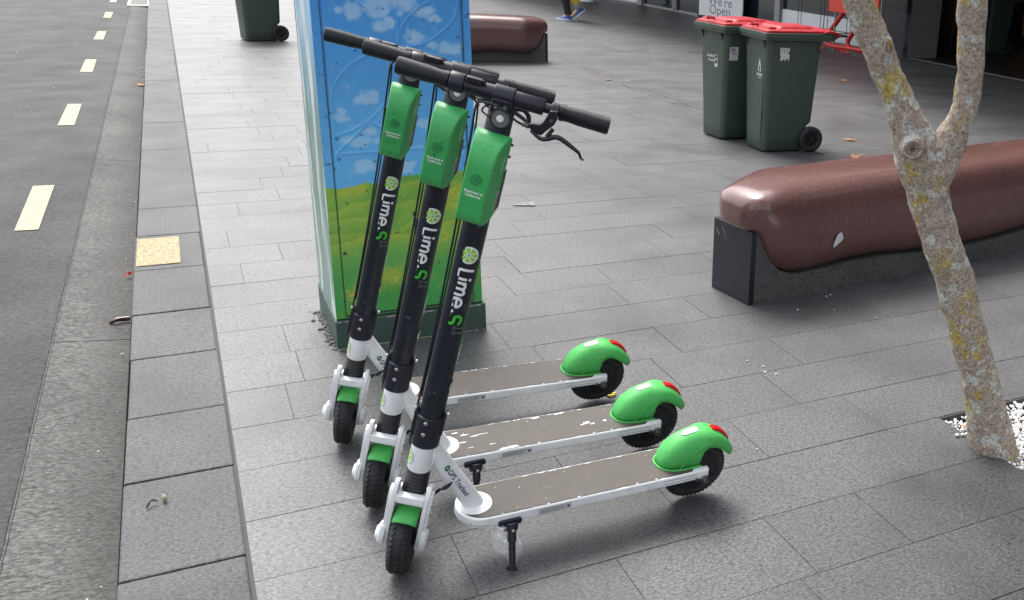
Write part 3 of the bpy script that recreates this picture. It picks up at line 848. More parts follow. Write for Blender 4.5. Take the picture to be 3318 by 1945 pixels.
    for l in (-0.0115, 0.0070):
        mb = MB(); mb.lathe([(0.0001, 0.0262), (0.0018, 0.0262), (0.0018, 0.0250), (0.0040, 0.0255), (0.0045, 0.0235)], 14, 0, Matrix.Translation((0, l, Tz - 0.0185)), 'x')
        mb.build('clamp_bolt', MT['steel'], bar)
    mb = MB()   # throttle ring
    mb.lathe([(0.011, -0.1112), (0.0198, -0.1108), (0.0205, -0.109), (0.0205, -0.0845), (0.0195, -0.0825), (0.011, -0.0822)], 36, 0, Matrix.Translation((0, 0, Tz)), 'y')
    mb.build('throttle_ring', MT['black'], bar, smooth=40)
    mb = MB()   # small bracket
    mb.box((0.004, -0.0790, Tz + 0.0115), (0.020, -0.0480, Tz + 0.0225)); mb.sphere((0.017, -0.0815, Tz + 0.0215), 0.0032, n=8); mb.sphere((0.015, -0.0452, Tz + 0.020), 0.0035, n=8)
    mb.cyl((0.012, -0.0485, Tz + 0.017), (0.012, -0.040, Tz + 0.0155), 0.004, None, 10)
    mb.build('phone_bracket', MT['black_matte'], bar, bevel=0.0012)
    for sgn in (-1, 1):
        a, b_ = (0.1125, 0.2155) if sgn < 0 else (0.1120, 0.2165)
        prof = [(0.012, a), (0.0172, a + 0.0006), (0.0178, a + 0.006), (0.0158, a + 0.014), (0.0160, a + 0.022), (0.0174, a + 0.04), (0.0180, b_ - 0.02), (0.0182, b_ - 0.006), (0.0170, b_ - 0.001), (0.014, b_)]
        mb = MB(); mb.lathe([(r, sgn * h) for r, h in prof], 36, 0, Matrix.Translation((0, 0, Tz)), 'y')
        mb.build('grip', MT['grip'], bar, smooth=50)
    # brake lever (left hand)
    Z = lambda t: t - 1.1412 + Tz
    mb = MB()
    mb.lathe([(0.0112, 0.0940), (0.0160, 0.0942), (0.0160, 0.1105), (0.0112, 0.1107)], 28, 0, Matrix.Translation((0, 0, Tz)), 'y')
    body = [(0.0940, Z(1.145)), (0.1105, Z(1.147)), (0.1120, Z(1.131)), (0.1085, Z(1.118)), (0.098, Z(1.104)), (0.0885, Z(1.0895)), (0.0800, Z(1.0900)), (0.0680, Z(1.0960)), (0.0600, Z(1.0985)), (0.0590, Z(1.1050)), (0.0660, Z(1.1085)), (0.0790, Z(1.1095)), (0.0850, Z(1.1150)), (0.0900, Z(1.128))]
    mb.prism(body, 0.016, 0.027, axis='x')
    lev = mb.build('brake_lever', MT['black_matte'], bar, bevel=0.0015)
    mb = MB()
    blade = spline([(0.030, 0.0660, Z(1.0960)), (0.031, 0.0790, Z(1.0885)), (0.033, 0.0920, Z(1.0850)), (0.035, 0.1050, Z(1.0905)), (0.036, 0.1160, Z(1.0975)), (0.037, 0.1280, Z(1.0975)), (0.037, 0.1450, Z(1.0910)), (0.036, 0.1620, Z(1.0830)), (0.035, 0.1710, Z(1.0775)), (0.035, 0.1755, Z(1.0705)), (0.036, 0.1800, Z(1.0680))], 4)
    nB = len(blade); mb.tube(blade, [0.0028 + 0.0026 * math.sin(math.pi * min(1, i / nB * 1.25)) for i in range(nB)], 12)
    mb.cyl((0.034, 0.1010, Z(1.093)), (0.034, 0.1085, Z(1.112)), 0.005, 0.004, 12)
    mb.build('lever_blade', MT['black_matte'], bar, smooth=60)
    mb = MB(); mb.cyl((0.0265, 0.1015, Z(1.1255)), (0.029, 0.1015, Z(1.1255)), 0.0040, 0.003, 12); mb.sphere((0.036, 0.1808, Z(1.0680)), 0.0034, n=8)
    mb.cyl((0.024, 0.0590, Z(1.1020)), (0.024, 0.0475, Z(1.1010)), 0.0045, None, 10, mi=0); mb.cyl((0.024, 0.0500, Z(1.1020)), (0.024, 0.0530, Z(1.1020)), 0.0055, None, 10)
    mb.pieces('lever_fitting', MT['steel_dull'], bar)
    # bell loop at the back and cables
    mb = MB()
    mb.tube(spline([(0.026, 0.0480, Z(1.1010)), (0.033, 0.0330, Z(1.1075)), (0.037, 0.012, Z(1.1195)), (0.038, -0.012, Z(1.1270)), (0.036, -0.034, Z(1.1275)), (0.026, -0.0465, Z(1.118)), (0.012, -0.0500, Z(1.095)), (0.004, -0.0485, Z(1.05)), (0.002, -0.0455, Z(0.98)), (0.002, -0.0410, Z(0.90)), (0.004, -0.0375, Z(0.80)), (0.005, -0.0345, Z(0.65)), (0.004, -0.0335, Z(0.50)), (0.003, -0.0345, Z(0.385)), (0.000, -0.0360, Z(0.32)), (-0.004, -0.0330, Z(0.27))], 5), 0.0024, 8)
    mb.tube(spline([(0.010, -0.028, Z(1.118)), (0.022, -0.036, Z(1.106)), (0.026, -0.018, Z(1.098)), (0.020, -0.004, Z(1.100))], 5), 0.0020, 6)
    mb.tube(spline([(-0.004, -0.0500, Z(1.12)), (-0.014, -0.0440, Z(1.05)), (-0.012, -0.0360, Z(0.92)), (-0.010, -0.0315, Z(0.7)), (-0.008, -0.031, Z(0.4))], 6), 0.0020, 6)
    mb.tube(spline([(-0.02, 0.018, Z(1.112)), (-0.026, 0.038, Z(1.116)), (-0.022, 0.052, Z(1.108)), (-0.014, 0.056, Z(1.094)), (-0.012, 0.054, Z(1.086))], 5), 0.0048, 8)
    st_part(mb.build('cable', MT['black_matte'], root, smooth=60))
    # ---------------- battery pack on the front of the stem
    prof = [(0.020, 1.0660), (0.030, 1.0665), (0.046, 1.0600), (0.060, 1.0520), (0.072, 1.0400), (0.079, 1.0250), (0.082, 1.0000), (0.083, 0.9600), (0.083, 0.9050), (0.0815, 0.8930), (0.0760, 0.8830), (0.066, 0.8775), (0.048, 0.8800), (0.032, 0.8905), (0.020, 0.9000)]
    MBt = Matrix.Rotation(R(-7.5), 4, 'Z')
    def halfw(f): return 0.0385 - (f - 0.02) * 0.185
    mb = MB(); n = len(prof); rs = []
    cf, ct = 0.045, 0.97
    for q, wq in ((0.93, -1), (1.0, -0.90), (1.0, 0.90), (0.93, 1)):
        rs.append([(cf + (f - cf) * (q if f > 0.03 else 1), wq * halfw(f) + 0.001, ct + (t - ct) * (1 - (1 - q) * 0.35)) for f, t in prof])
    mb.rings(rs)
    bat = st_part(mb.build('battery_pack', MT['green'], root, smooth=38, bevel=0.0022)); bat.matrix_basis = SM @ MBt; bat['turn'] = R(-7.5)
    mb = MB(); mb.box((0.006, 0.0330, 0.905), (0.026, 0.0395, 0.992)); mb.box((0.006, -0.040, 0.905), (0.026, -0.0330, 0.992))
    mb.cyl((0.012, 0.030, 1.048), (0.012, 0.0415, 1.048), 0.003, None, 10); mb.cyl((0.012, 0.030, 1.022), (0.012, 0.0415, 1.022), 0.003, None, 10)
    mb.pieces('battery_bracket', MT['black_matte'], bat, bevel=0.001)
    def bf(a, b, l): return (0.0836 + l, a, b)
    it = []
    for rr, nn in ((0.0022, 6), (0.0046, 12), (0.0070, 18), (0.0094, 26), (0.0118, 32)):
        for q in range(nn):
            t = 2 * math.pi * q / nn + 0.1
            if rr > 0.003 and abs(((t * 7 / (2 * math.pi)) % 1) - 0.5) > 0.42: continue
            it.append((disc2(rr * math.cos(t), 0.977 + rr * math.sin(t), 0.00088, 6), MT['dkgreen_print'], 0.0))
    it.append((disc2(0, 0.977, 0.0009, 6), MT['dkgreen_print'], 0.0))
    decal('speaker_grille', it, bf, bat)
    it = []
    for txt, z in (('Designed in', 0.9505), ('California', 0.9425)):
        tv, tf = text2(txt, 0.0082, 'CENTER', 1.0, 0.00018); it.append((([Vector((v.x + 0.0005, v.y + z)) for v in tv], tf), MT['white_clean'], 0.0))
    decal('front_lettering', it, bf, bat)
    sl = math.atan(0.185 * 0.9)
    def bs(a, b, l):
        f = a; return (f, 0.9 * halfw(f) + 0.0035 * 0 + 0.00125 + (0.1 * halfw(f)) * 0.42 + l, b)
    def bs(a, b, l): return (a, 0.97 * halfw(a) + 0.0022 + l, b)
    it = [(ribbon([(0.036, 1.026), (0.043, 1.012), (0.036, 1.009), (0.042, 0.994)], 0.0016), MT['white_clean'], 0.0), (ribbon([(0.0325, 1.018), (0.0375, 1.020)], 0.0014), MT['white_clean'], 0.0), (ribbon([(0.042, 1.003), (0.047, 1.004)], 0.0014), MT['white_clean'], 0.0)]
    decal('charge_mark', it, bs, bat)
    it = [(rect2(0.024, 0.904, 0.038, 0.950), MT['label_paper'], 0.0)]
    for i in range(9): it.append((rect2(0.0265 + 0.0008 * (i % 3), 0.908 + i * 0.0045, 0.0355, 0.9105 + i * 0.0045), MT['ink'], 0.0003))
    decal('barcode_sticker', it, bs, bat)
    # ---------------- fork and front wheel
    mb = MB()
    mb.prism(rrect(-0.026, -0.0375, 0.040, 0.0375, 0.010), 0.1290, 0.1420, axis='z')
    mb.lathe([(0.030, 0.141), (0.0285, 0.144), (0.0265, 0.147)], 32, axis='z')
    mb.box((0.026, -0.0320, 0.1380), (0.047, 0.0320, 0.1550))
    for sgn in (-1, 1):
        # shoulder and leg : side outline in (f,t)
        leg = [(-0.016, -0.016), (0.016, -0.020), (0.022, -0.012), (0.030, 0.030), (0.042, 0.100), (0.047, 0.150), (0.043, 0.172), (0.032, 0.186), (0.014, 0.182), (-0.006, 0.160), (-0.024, 0.120), (-0.020, 0.050)]
        mb.prism(leg, sgn * 0.0325, sgn * 0.0430, axis='y')
        rib = [(-0.010, 0.000), (0.016, -0.004), (0.028, 0.050), (0.039, 0.110), (0.043, 0.142), (0.037, 0.164), (0.020, 0.168), (-0.002, 0.120), (-0.012, 0.050)]
        mb.prism(rib, sgn * 0.0425, sgn * 0.0500, axis='y')
    fork = st_part(mb.build('fork', MT['white'], root, bevel=0.0013))
    for sgn in (-1, 1):
        mb = MB()
        cov = [(-0.012, -0.016), (0.016, -0.020), (0.026, -0.006), (0.032, 0.024), (0.027, 0.046), (0.008, 0.050), (-0.010, 0.030)]
        n = len(cov); mb.rings([[(f * q + 0.004, sgn * y, t * q + 0.004) for f, t in cov] for y, q in ((0.0405, 1), (0.052, 0.96), (0.057, 0.80))])
        if sgn < 0: mb.lathe([(0.018, -0.045), (0.018, -0.060), (0.014, -0.064), (0.0001, -0.065)], 20, 0, Matrix.Translation((0.006, 0, 0.010)), 'y')
        mb.build('axle_cover', MT['white'], fork, bevel=0.002)
    for i, t in enumerate((0.06, 0.10, 0.128)):
        mb = MB(); mb.sphere((0.022 + 0.003 * i, 0.0504, t), 0.0026, n=8); mb.build('rivet', MT['steel_dull'], fork)
    mb = MB(); tyre_mesh(mb, 0.0945, 0.052)
    fw = st_part(mb.build('front_wheel', MT['tyre'], root, smooth=40)); fw['wheel'] = 1
    mb = MB()
    mb.lathe([(0.003, -0.030), (0.020, -0.028), (0.050, -0.019), (0.062, -0.017), (0.062, 0.017), (0.050, 0.019), (0.020, 0.028), (0.003, 0.030)], 36, axis='y')
    for sgn in (-1, 1):
        for q in range(6): mb.sphere((0.052 * math.cos(q * 1.047 + .3), sgn * 0.0195, 0.052 * math.sin(q * 1.047 + .3)), 0.003, n=6)
    mb.build('rim', MT['hub'], fw)
    # front mudguard
    mb = MB(); rs = []
    for i in range(13):
        a = R(92 - 36 * i / 12) ; rr = 0.1105 + 0.002 * math.sin(math.pi * i / 12); w = 0.0255 + 0.0030 * min(1, i / 6)
        rs.append([((rr - 0.010 * (abs(y) ** 3)) * math.cos(a), y * w, (rr - 0.010 * (abs(y) ** 3)) * math.sin(a)) for y in [-1 + 2 * j / 10 for j in range(11)]])
    # let the guard lift off the tyre toward its top
    mb.rings(rs, caps=False, close=False)
    st_part(mb.build('front_mudguard', MT['green_bright'], root, smooth=60, solid=0.003))
    # ---------------- rear wheel, mudguard
    mb = MB(); tyre_mesh(mb, 0.0945, 0.040)
    Mr = Matrix.Translation((-0.790, 0, 0.1035))
    rwh = mb.build('rear_wheel', MT['tyre'], root, smooth=40, M=Mr)
    mb = MB()
    for sgn in (-1, 1):
        mb.lathe([(0.0001, sgn * 0.030), (0.020, sgn * 0.030), (0.024, sgn * 0.024), (0.030, sgn * 0.0215), (0.056, sgn * 0.0185), (0.064, sgn * 0.0200), (0.067, sgn * 0.0170)], 40, 0, None, 'y')
        for q in range(5):
            mb.sphere((0.050 * math.cos(q * 1.2566 + .5), sgn * 0.0200, 0.050 * math.sin(q * 1.2566 + .5)), 0.0030, mi=1, n=8)
    mb.build('motor_hub', [MT['hub'], MT['steel_dull']], rwh, smooth=40)
    for sgn in (-1, 1):
        mb = MB()
        mb.cyl((-0.790, sgn * 0.028, 0.1115), (-0.790, sgn * 0.066, 0.1115), 0.007, None, 14)
        mb.cyl((-0.790, sgn * 0.066, 0.1135), (-0.790, sgn * 0.074, 0.1135), 0.0125, 0.0115, 16); mb.cyl((-0.790, sgn * 0.0735, 0.1135), (-0.790, sgn * 0.081, 0.1135), 0.0085, None, 6)
        mb.cyl((-0.768, sgn * 0.066, 0.1185), (-0.768, sgn * 0.071, 0.1185), 0.0048, None, 10)
        mb.build('axle_nut', MT['steel_dull'], root)
    secs = [(-.669, .1525, -.670, .1495, .006), (-.673, .166, -.677, .1485, .022), (-.682, .186, -.690, .148, .033), (-.697, .206, -.707, .1475, .0405), (-.720, .2235, -.732, .147, .0440), (-.748, .236, -.760, .1465, .0455), (-.774, .2415, -.780, .1460, .0455), (-.783, .2425, -.784, .165, .0455),
            (-.795, .2425, -.792, .190, .0455), (-.812, .240, -.806, .2005, .0450), (-.832, .233, -.824, .198, .0440), (-.852, .222, -.841, .188, .0425), (-.873, .203, -.860, .172, .0400), (-.889, .182, -.876, .156, .0365), (-.899, .163, -.888, .146, .029), (-.902, .150, -.894, .141, .016), (-.901, .144, -.896, .141, .006)]
    mb = MB(); rs = []
    for tx, tz, bx, bz, w in secs:
        rg = []
        for j in range(17):
            th = math.pi * j / 16 - math.pi / 2
            c = math.cos(th) ** 0.62 if math.cos(th) > 1e-6 else 0; sn_ = math.copysign(abs(math.sin(th)) ** 0.80, math.sin(th))
            rg.append((bx + (tx - bx) * c, w * sn_, bz + (tz - bz) * c))
        rs.append(rg)
    mb.rings(rs, caps=False, close=False)
    fen = mb.build('rear_mudguard', MT['green_bright'], root, smooth=60, solid=0.003)
    mb = MB()  # base flange and raised side bow
    fl = [(-0.760, 0.0480, 0.1475), (-0.732, 0.0480, 0.1475), (-0.706, 0.0440, 0.148), (-0.688, 0.0365, 0.1485), (-0.674, 0.024, 0.149), (-0.667, 0.008, 0.1495)]
    full = fl + [(x, -y, z) for x, y, z in reversed(fl)]
    mb.tube(spline([(-0.786, 0.0475, 0.147)] + full + [(-0.786, -0.0475, 0.147)], 3), 0.0030, 8)
    for sgn in (-1, 1):
        bow = [(-0.722, sgn * 0.0462, 0.149), (-0.732, sgn * 0.0462, 0.166), (-0.746, sgn * 0.0458, 0.184), (-0.766, sgn * 0.0452, 0.200), (-0.790, sgn * 0.0446, 0.211), (-0.812, sgn * 0.0440, 0.2135)]
        mb.tube(spline(bow, 4), [0.0016] * (5 * 4 + 1), 6)
    mb.build('mudguard_flange', MT['green_bright'], fen, smooth=60)
    # white reflector pad and red tail light on top
    def fentop(u, w, lift):
        # u along sections (0..16 float)
        i = min(int(u), len(secs) - 2); q = u - i
        T = [secs[i][k] + (secs[i + 1][k] - secs[i][k]) * q for k in range(5)]
        th = math.asin(min(1, abs(w / T[4])) ** 1.25); c = math.cos(th) ** 0.62
        tx = secs[i + 1][0] - secs[i][0]; tz = secs[i + 1][1] - secs[i][1]; L = math.hypot(tx, tz); nx, nz_ = tz / L, -tx / L
        return (T[2] + (T[0] - T[2]) * c + nx * lift, w, T[3] + (T[1] - T[3]) * c + nz_ * lift)
    mb = MB(); cap = [(math.cos(R(a)), math.sin(R(a))) for a in range(0, 360, 20)]
    for lift, q in ((0.0008, 1.0), (0.0022, 1.0), (0.0026, 0.8)): pass
    nx_, ny_ = 9, 5; vs = []; fs = []
    outl = []
    for a in range(0, 360, 15):
        c, s_ = math.cos(R(a)), math.sin(R(a)); uu = 5.85 + (1.15 if c > 0 else -1.15) * 0.55 + c * 0.55; outl.append((uu, s_ * 0.0095 + 0.001))
    mb.rings([[fentop(u, w, 0.0006) for u, w in outl], [fentop(u, w, 0.0020) for u, w in outl]], caps=True)
    mb.build('reflector', MT['white_clean'], fen, smooth=0)
    mb = MB(); rs = []
    for i in range(9):
        u = 9.8 + 2.9 * i / 8; hgt = 0.0052 * math.sin(math.pi * (0.10 + 0.8 * i / 8)) + 0.002
        rs.append([fentop(u, -0.011, 0.0003), fentop(u, -0.0095, hgt), fentop(u, 0, hgt + 0.001), fentop(u, 0.0095, hgt), fentop(u, 0.011, 0.0003)])
    mb.rings(rs, caps=True, close=True)
    mb.build('tail_light', MT['red_lens'], fen, smooth=40)
    # ---------------- kickstand on the left side
    mb = MB()
    mb.prism(rrect(-0.272, 0.0, -0.213, 0.017, 0.007), hw - 0.002, hw + 0.0075, axis='y', M=Matrix.Translation((0, 0, 0.1235)))
    mb.box((-0.262, 0.050, 0.108), (-0.228, hw + 0.009, 0.128))
    P0_ = Vector((-0.245, 0.074, 0.134)); P1_ = Vector((-0.236, 0.1205, 0.030))
    mb.tube([P0_, P0_.lerp(P1_, 0.18), P0_.lerp(P1_, 0.185), P0_.lerp(P1_, 0.42), P0_.lerp(P1_, 0.43), P1_], [0.0145, 0.0138, 0.0110, 0.0108, 0.0085, 0.0082], 14)
    ks = mb.build('kickstand', MT['black'], root, bevel=0.0012)
    mb = MB(); mb.sphere((-0.244, 0.0885, 0.1205), 0.0072, n=12); mb.build('pivot_bolt', MT['steel'], ks, smooth=60)
    mb = MB(); mb.tube([P1_, P1_ + Vector((0.0005, 0.0010, -0.006)), Vector((-0.2335, 0.1245, 0.0245))], [0.0085, 0.010, 0.0145], 16); mb.build('rubber_foot', MT['rubber'], ks, smooth=50)
    return root

def kids(o): return [c for c in bpy.data.objects if c.parent == o]
def copy_tree(o, parent=None):
    c = o.copy(); col.objects.link(c)
    if parent is not None:
        mbz = o.matrix_basis.copy(); c.parent = parent; c.matrix_basis = mbz
    for ch in kids(o):
        if ch is not c: copy_tree(ch, c)
    return c

SC = [(-0.86087, 2.06189, -2.58725, 0.18211, 1.12696, 'nearest of three black and green electric scooters with clear plastic bag behind its kickstand'),
      (-1.03181, 2.33855, -2.60784, 0.17405, 1.18990, 'middle electric scooter between two alike with white scuffs across its deck'),
      (-1.26328, 2.67479, -2.64006, 0.20236, 1.30943, 'farthest of three parked electric scooters standing next to the painted cabinet')]
s0 = make_scooter()
sc_objs = [s0, copy_tree(s0), copy_tree(s0)]
for o, (x, y, a, lean, st, lab) in zip(sc_objs, SC):
    o.matrix_world = Matrix.Translation((x, y, 0)) @ Matrix.Rotation(a, 4, 'Z') @ Matrix.Rotation(-lean, 4, 'X')
    tag(o, lab, 'scooter', 'electric scooters parked side by side')
    for ch in kids(o):
        if 'steered' in ch:
            ch.matrix_basis = steer(st) @ (Matrix.Translation((-0.014, 0, 0)) @ Matrix.Rotation(0.10, 4, 'X') if 'wheel' in ch else Matrix.Identity(4)) @ (Matrix.Rotation(ch['turn'], 4, 'Z') if 'turn' in ch else Matrix.Identity(4))
for o in bpy.data.objects:
    for kx in ('steered', 'turn', 'wheel'):
        if kx in o: del o[kx]
# white scuffs on the middle deck
mb = MB(); rs_ = random.Random(11)
def scuff(x, y, L, W, n=9):
    q = [(x + L * math.cos(t) * rs_.uniform(0.6, 1.1), y + W * math.sin(t) * rs_.uniform(0.5, 1.2), (0.1565 + (min(x, -0.2) + 0.20) * 0.0215) + 0.0020) for t in [2 * math.pi * k_ / n for k_ in range(n)]]
    mb.add(q, [tuple(range(n))])
for x, y, L, W in ((-0.585, 0.008, 0.012, 0.006), (-0.600, 0.018, 0.009, 0.004), (-0.570, 0.014, 0.006, 0.003), (-0.640, 0.012, 0.006, 0.006), (-0.235, -0.030, 0.014, 0.003), (-0.262, -0.018, 0.016, 0.002), (-0.225, 0.002, 0.012, 0.0025), (-0.285, -0.022, 0.02, 0.0016), (-0.215, -0.045, 0.012, 0.0025), (-0.35, 0.058, 0.020, 0.0045), (-0.325, 0.060, 0.016, 0.004), (-0.45, -0.055, 0.016, 0.004), (-0.52, -0.057, 0.02, 0.003), (-0.30, 0.030, 0.012, 0.0014), (-0.24, 0.03, 0.010, 0.0015)):
    scuff(x, y, L, W)
pad_b = [g for d in kids(sc_objs[1]) if d.name.startswith('deck') for g in kids(d) if g.name.startswith('grip_pad')][0]
mb.build('deck_scuff', MT['white_clean'], sc_objs[1], smooth=0)

# plastic bag behind the nearest kickstand
MA = sc_objs[0].matrix_world
mb = MB(); rb = random.Random(4)
outl = [(-0.2000, 0.126), (-0.2230, 0.132), (-0.2400, 0.120), (-0.2560, 0.095), (-0.2720, 0.060), (-0.2620, 0.036), (-0.2480, 0.018), (-0.2360, 0.018), (-0.2270, 0.044), (-0.2060, 0.062), (-0.1960, 0.080), (-0.1960, 0.105)]
cx = sum(p[0] for p in outl) / 12; cz = sum(p[1] for p in outl) / 12
rsb = []
for i in range(9):
    q = 1 - i / 8.0; rg = []
    for j in range(48):
        u = j / 4.0; a = outl[int(u) % 12]; b2 = outl[(int(u) + 1) % 12]; t = u - int(u)
        x = a[0] + (b2[0] - a[0]) * t; z = a[1] + (b2[1] - a[1]) * t
        x = cx + (x - cx) * q; z = cz + (z - cz) * q
        cr = noise.noise(Vector((x * 75, z * 75, 3.1))) * 0.008 + abs(noise.noise(Vector((x * 160, z * 60, 1.2)))) * 0.006
        rg.append((x, 0.073 + 0.25 * (0.13 - z) + (1 - q) * 0.006 + cr, z))
    rsb.append(rg)
mb.rings(rsb, caps=False)
mb.rings([[(x, y - 0.010, z) for x, y, z in rg] for rg in rsb], caps=False)
bag = mb.build('plastic_bag', MT['film'], smooth=18, M=MA)
tag(bag, 'crumpled clear plastic bag caught behind the kickstand of the nearest scooter', 'plastic bag')

# ------------------------------------------------------------------ PAINTED UTILITY CABINET
def lerp(a, b, t): return a + (b - a) * t
def sstep(a, b, x): t = np.clip((x - a) / (b - a), 0, 1); return t * t * (3 - 2 * t)
def vnoise(x, y, seed=0):
    xi = np.floor(x).astype(int); yi = np.floor(y).astype(int); fx = x - xi; fy = y - yi
    def h(a, b): 
        q = np.sin(a * 127.1 + b * 311.7 + seed * 74.7) * 43758.5453; return q - np.floor(q)
    fx = fx * fx * (3 - 2 * fx); fy = fy * fy * (3 - 2 * fy)
    return (h(xi, yi) * (1 - fx) + h(xi + 1, yi) * fx) * (1 - fy) + (h(xi, yi + 1) * (1 - fx) + h(xi + 1, yi + 1) * fx) * fy
def fbm(x, y, seed=0, o=5):
    a = 0.5; s_ = 0; t = 0
    for i in range(o): s_ = s_ + a * vnoise(x * 2 ** i, y * 2 ** i, seed + i); t += a; a *= 0.55
    return s_ / t
def lin(c): return np.array([(v / 255.0 / 12.92 if v <= 10 else ((v / 255.0 + 0.055) / 1.055) ** 2.4) for v in c])

def paint_front(n, z):
    sh = n.shape; c = np.zeros(sh + (3,))
    up = sstep(0.65, 1.35, z)
    s1, s2 = lin((100, 182, 238)), lin((66, 148, 222))
    c[:] = s1 + (s2 - s1) * up[..., None]
    v = fbm(n * 9, z * 5, 3); c *= (0.90 + 0.20 * v)[..., None]
    cl = [(0.796, 1.225, .05, .04), (0.87, 1.245, .075, .05), (0.966, 1.255, .07, .05), (1.035, 1.225, .05, .025), (1.075, 1.205, .035, .018), (0.879, 1.175, .035, .028), (0.917, 1.19, .022, .028), (1.000, 1.140, .048, .028), (1.125, 1.098, .055, .040), (1.06, 1.11, .03, .02),
          (0.820, 0.922, .050, .024), (0.845, 0.945, .028, .018), (0.735, 0.862, .042, .020), (0.738, 0.885, .022, .014), (0.757, 1.225, .022, .020), (0.800, 0.778, .07, .030), (0.742, 0.785, .04, .02), (0.83, 0.81, .035, .02), (0.800, 0.690, .06, .030), (0.94, 0.675, .05, .03), (1.08, 0.70, .05, .03), (1.03, 0.83, .05, .03), (0.93, 0.80, .035, .02), (1.13, 1.32, .07, .04), (0.80, 1.36, .09, .04)]
    m = np.zeros(sh)
    for cx, cz, rx, rz in cl:
        d = ((n - cx) / rx) ** 2 + ((z - cz) / rz) ** 2
        m = np.maximum(m, 1 - d)
    f = fbm(n * 42, z * 42, 9, 5)
    m = sstep(0.0, 0.80, m + (f - 0.5) * 1.5 - 0.12) * (0.55 + 0.45 * fbm(n * 25, z * 25, 21))
    c = c + (lin((196, 226, 244)) - c) * (m * 0.66)[..., None]
    # hills
    hx = [0.60, 0.664, 0.704, 0.76, 0.803, 0.832, 0.904, 0.981, 1.06, 1.151, 1.22]; hz = [0.62, 0.618, 0.611, 0.618, 0.630, 0.620, 0.640, 0.647, 0.640, 0.652, 0.65]
    hl = np.interp(n, hx, hz) + 0.004 * (fbm(n * 30, n * 0, 5) - 0.5)
    g = lin((140, 188, 74)); g2 = lin((72, 164, 86)); gy = lin((196, 198, 66)); gd = lin((96, 162, 66))
    t = sstep(0.55, 0.20, z)
    hc = g + (g2 - g) * t[..., None]
    b = fbm(n * 8, z * 11, 31); hc = hc + (gy - hc) * (sstep(0.56, 0.74, b) * 0.75 * (1 - 0.6 * t))[..., None]
    b = fbm(n * 7 + 4, z * 9, 41); hc = hc + (gd - hc) * (sstep(0.50, 0.70, b) * 0.8)[..., None]
    for rx_, rz_, ww in (([0.66, 0.70, 0.748, 0.79, 0.828, 0.861, 0.98, 1.2], [0.525, 0.530, 0.553, 0.556, 0.568, 0.604, 0.623, 0.60], .022), ([0.66, 0.75, 0.794, 0.866, 0.95, 1.2], [0.49, 0.50, 0.50, 0.527, 0.55, 0.52], .016), ([0.9, 1.0, 1.06, 1.099, 1.149, 1.2], [0.44, 0.50, 0.56, 0.587, 0.600, 0.58], .02), ([0.66, 0.8, 0.95, 1.1, 1.2], [0.40, 0.43, 0.42, 0.46, 0.44], .02)):
        rr = np.interp(n, rx_, rz_) + 0.006 * (fbm(n * 20, n * 0 + ww, 7) - 0.5); d = (rr - z)
        hc = hc + (gy - hc) * (np.where(d > 0, np.exp(-d / ww), np.exp(d / 0.004)) * 0.50)[..., None]
        hc = hc + (gd - hc) * (np.where(d < 0, np.exp(d / (ww * 1.4)), 0) * 0.45)[..., None]
    gy2 = lin((196, 190, 70)); sp = fbm(n * 120, z * 120, 55, 2); cl2 = np.exp(-(((n - 0.875) / .04) ** 2 + ((z - 0.262) / .03) ** 2)) + np.exp(-(((n - 0.735) / .03) ** 2 + ((z - 0.21) / .03) ** 2)) + 0.8 * np.exp(-(((n - 1.06) / .04) ** 2 + ((z - 0.40) / .04) ** 2))
    hc = hc + (gy2 - hc) * (cl2 * sstep(0.48, 0.62, sp) * 0.9)[..., None] + (gy - hc) * (cl2 * 0.25)[..., None]
    hm = sstep(-0.002, 0.002, hl - z); c = c + (hc - c) * hm[..., None]
    # a small painted figure in dark clothes
    for cx, cz, rx, rz, cc in ((0.966, 0.462, .010, .024, (50, 70, 74)), (0.967, 0.492, .0075, .010, (205, 170, 150)), (0.963, 0.498, .0085, .009, (45, 40, 40)), (0.964, 0.43, .007, .02, (60, 90, 110))):
        d = ((n - cx) / rx) ** 2 + ((z - cz) / rz) ** 2; mm = sstep(1.1, 0.8, d); c = c + (lin(cc) - c) * mm[..., None]
    ch = fbm(n * 60, z * 60, 77, 3); c = c + (lin((30, 60, 50)) - c) * (sstep(0.80, 0.84, ch) * 0.7)[..., None]
    return np.clip(c, 0, 1)

def paint_side(y, z):
    # left flank : pale falls running down into grey green
    t = sstep(1.35, 0.75, z)
    a = lin((156, 200, 232)); b = lin((108, 140, 132))
    c = np.zeros(y.shape + (3,)); c[:] = a + (b - a) * t[..., None]
    v = fbm(y * 16 + 0.6 * np.sin(z * 6), z * 2.2, 3, 5)
    w = lin((226, 232, 230)); g = lin((120, 176, 218))
    c = c + (w - c) * (sstep(0.50, 0.62, v) * 0.9)[..., None]
    v2 = fbm(y * 22 + 0.3 * np.sin(z * 9), z * 2.6, 13, 5); c = c + (g - c) * (sstep(0.52, 0.62, v2) * 0.85 * sstep(0.6, 1.1, z))[..., None]
    c = c + (lin((96, 140, 128)) - c) * (sstep(0.52, 0.64, v2) * 0.75 * t)[..., None]
    return np.clip(c, 0, 1)

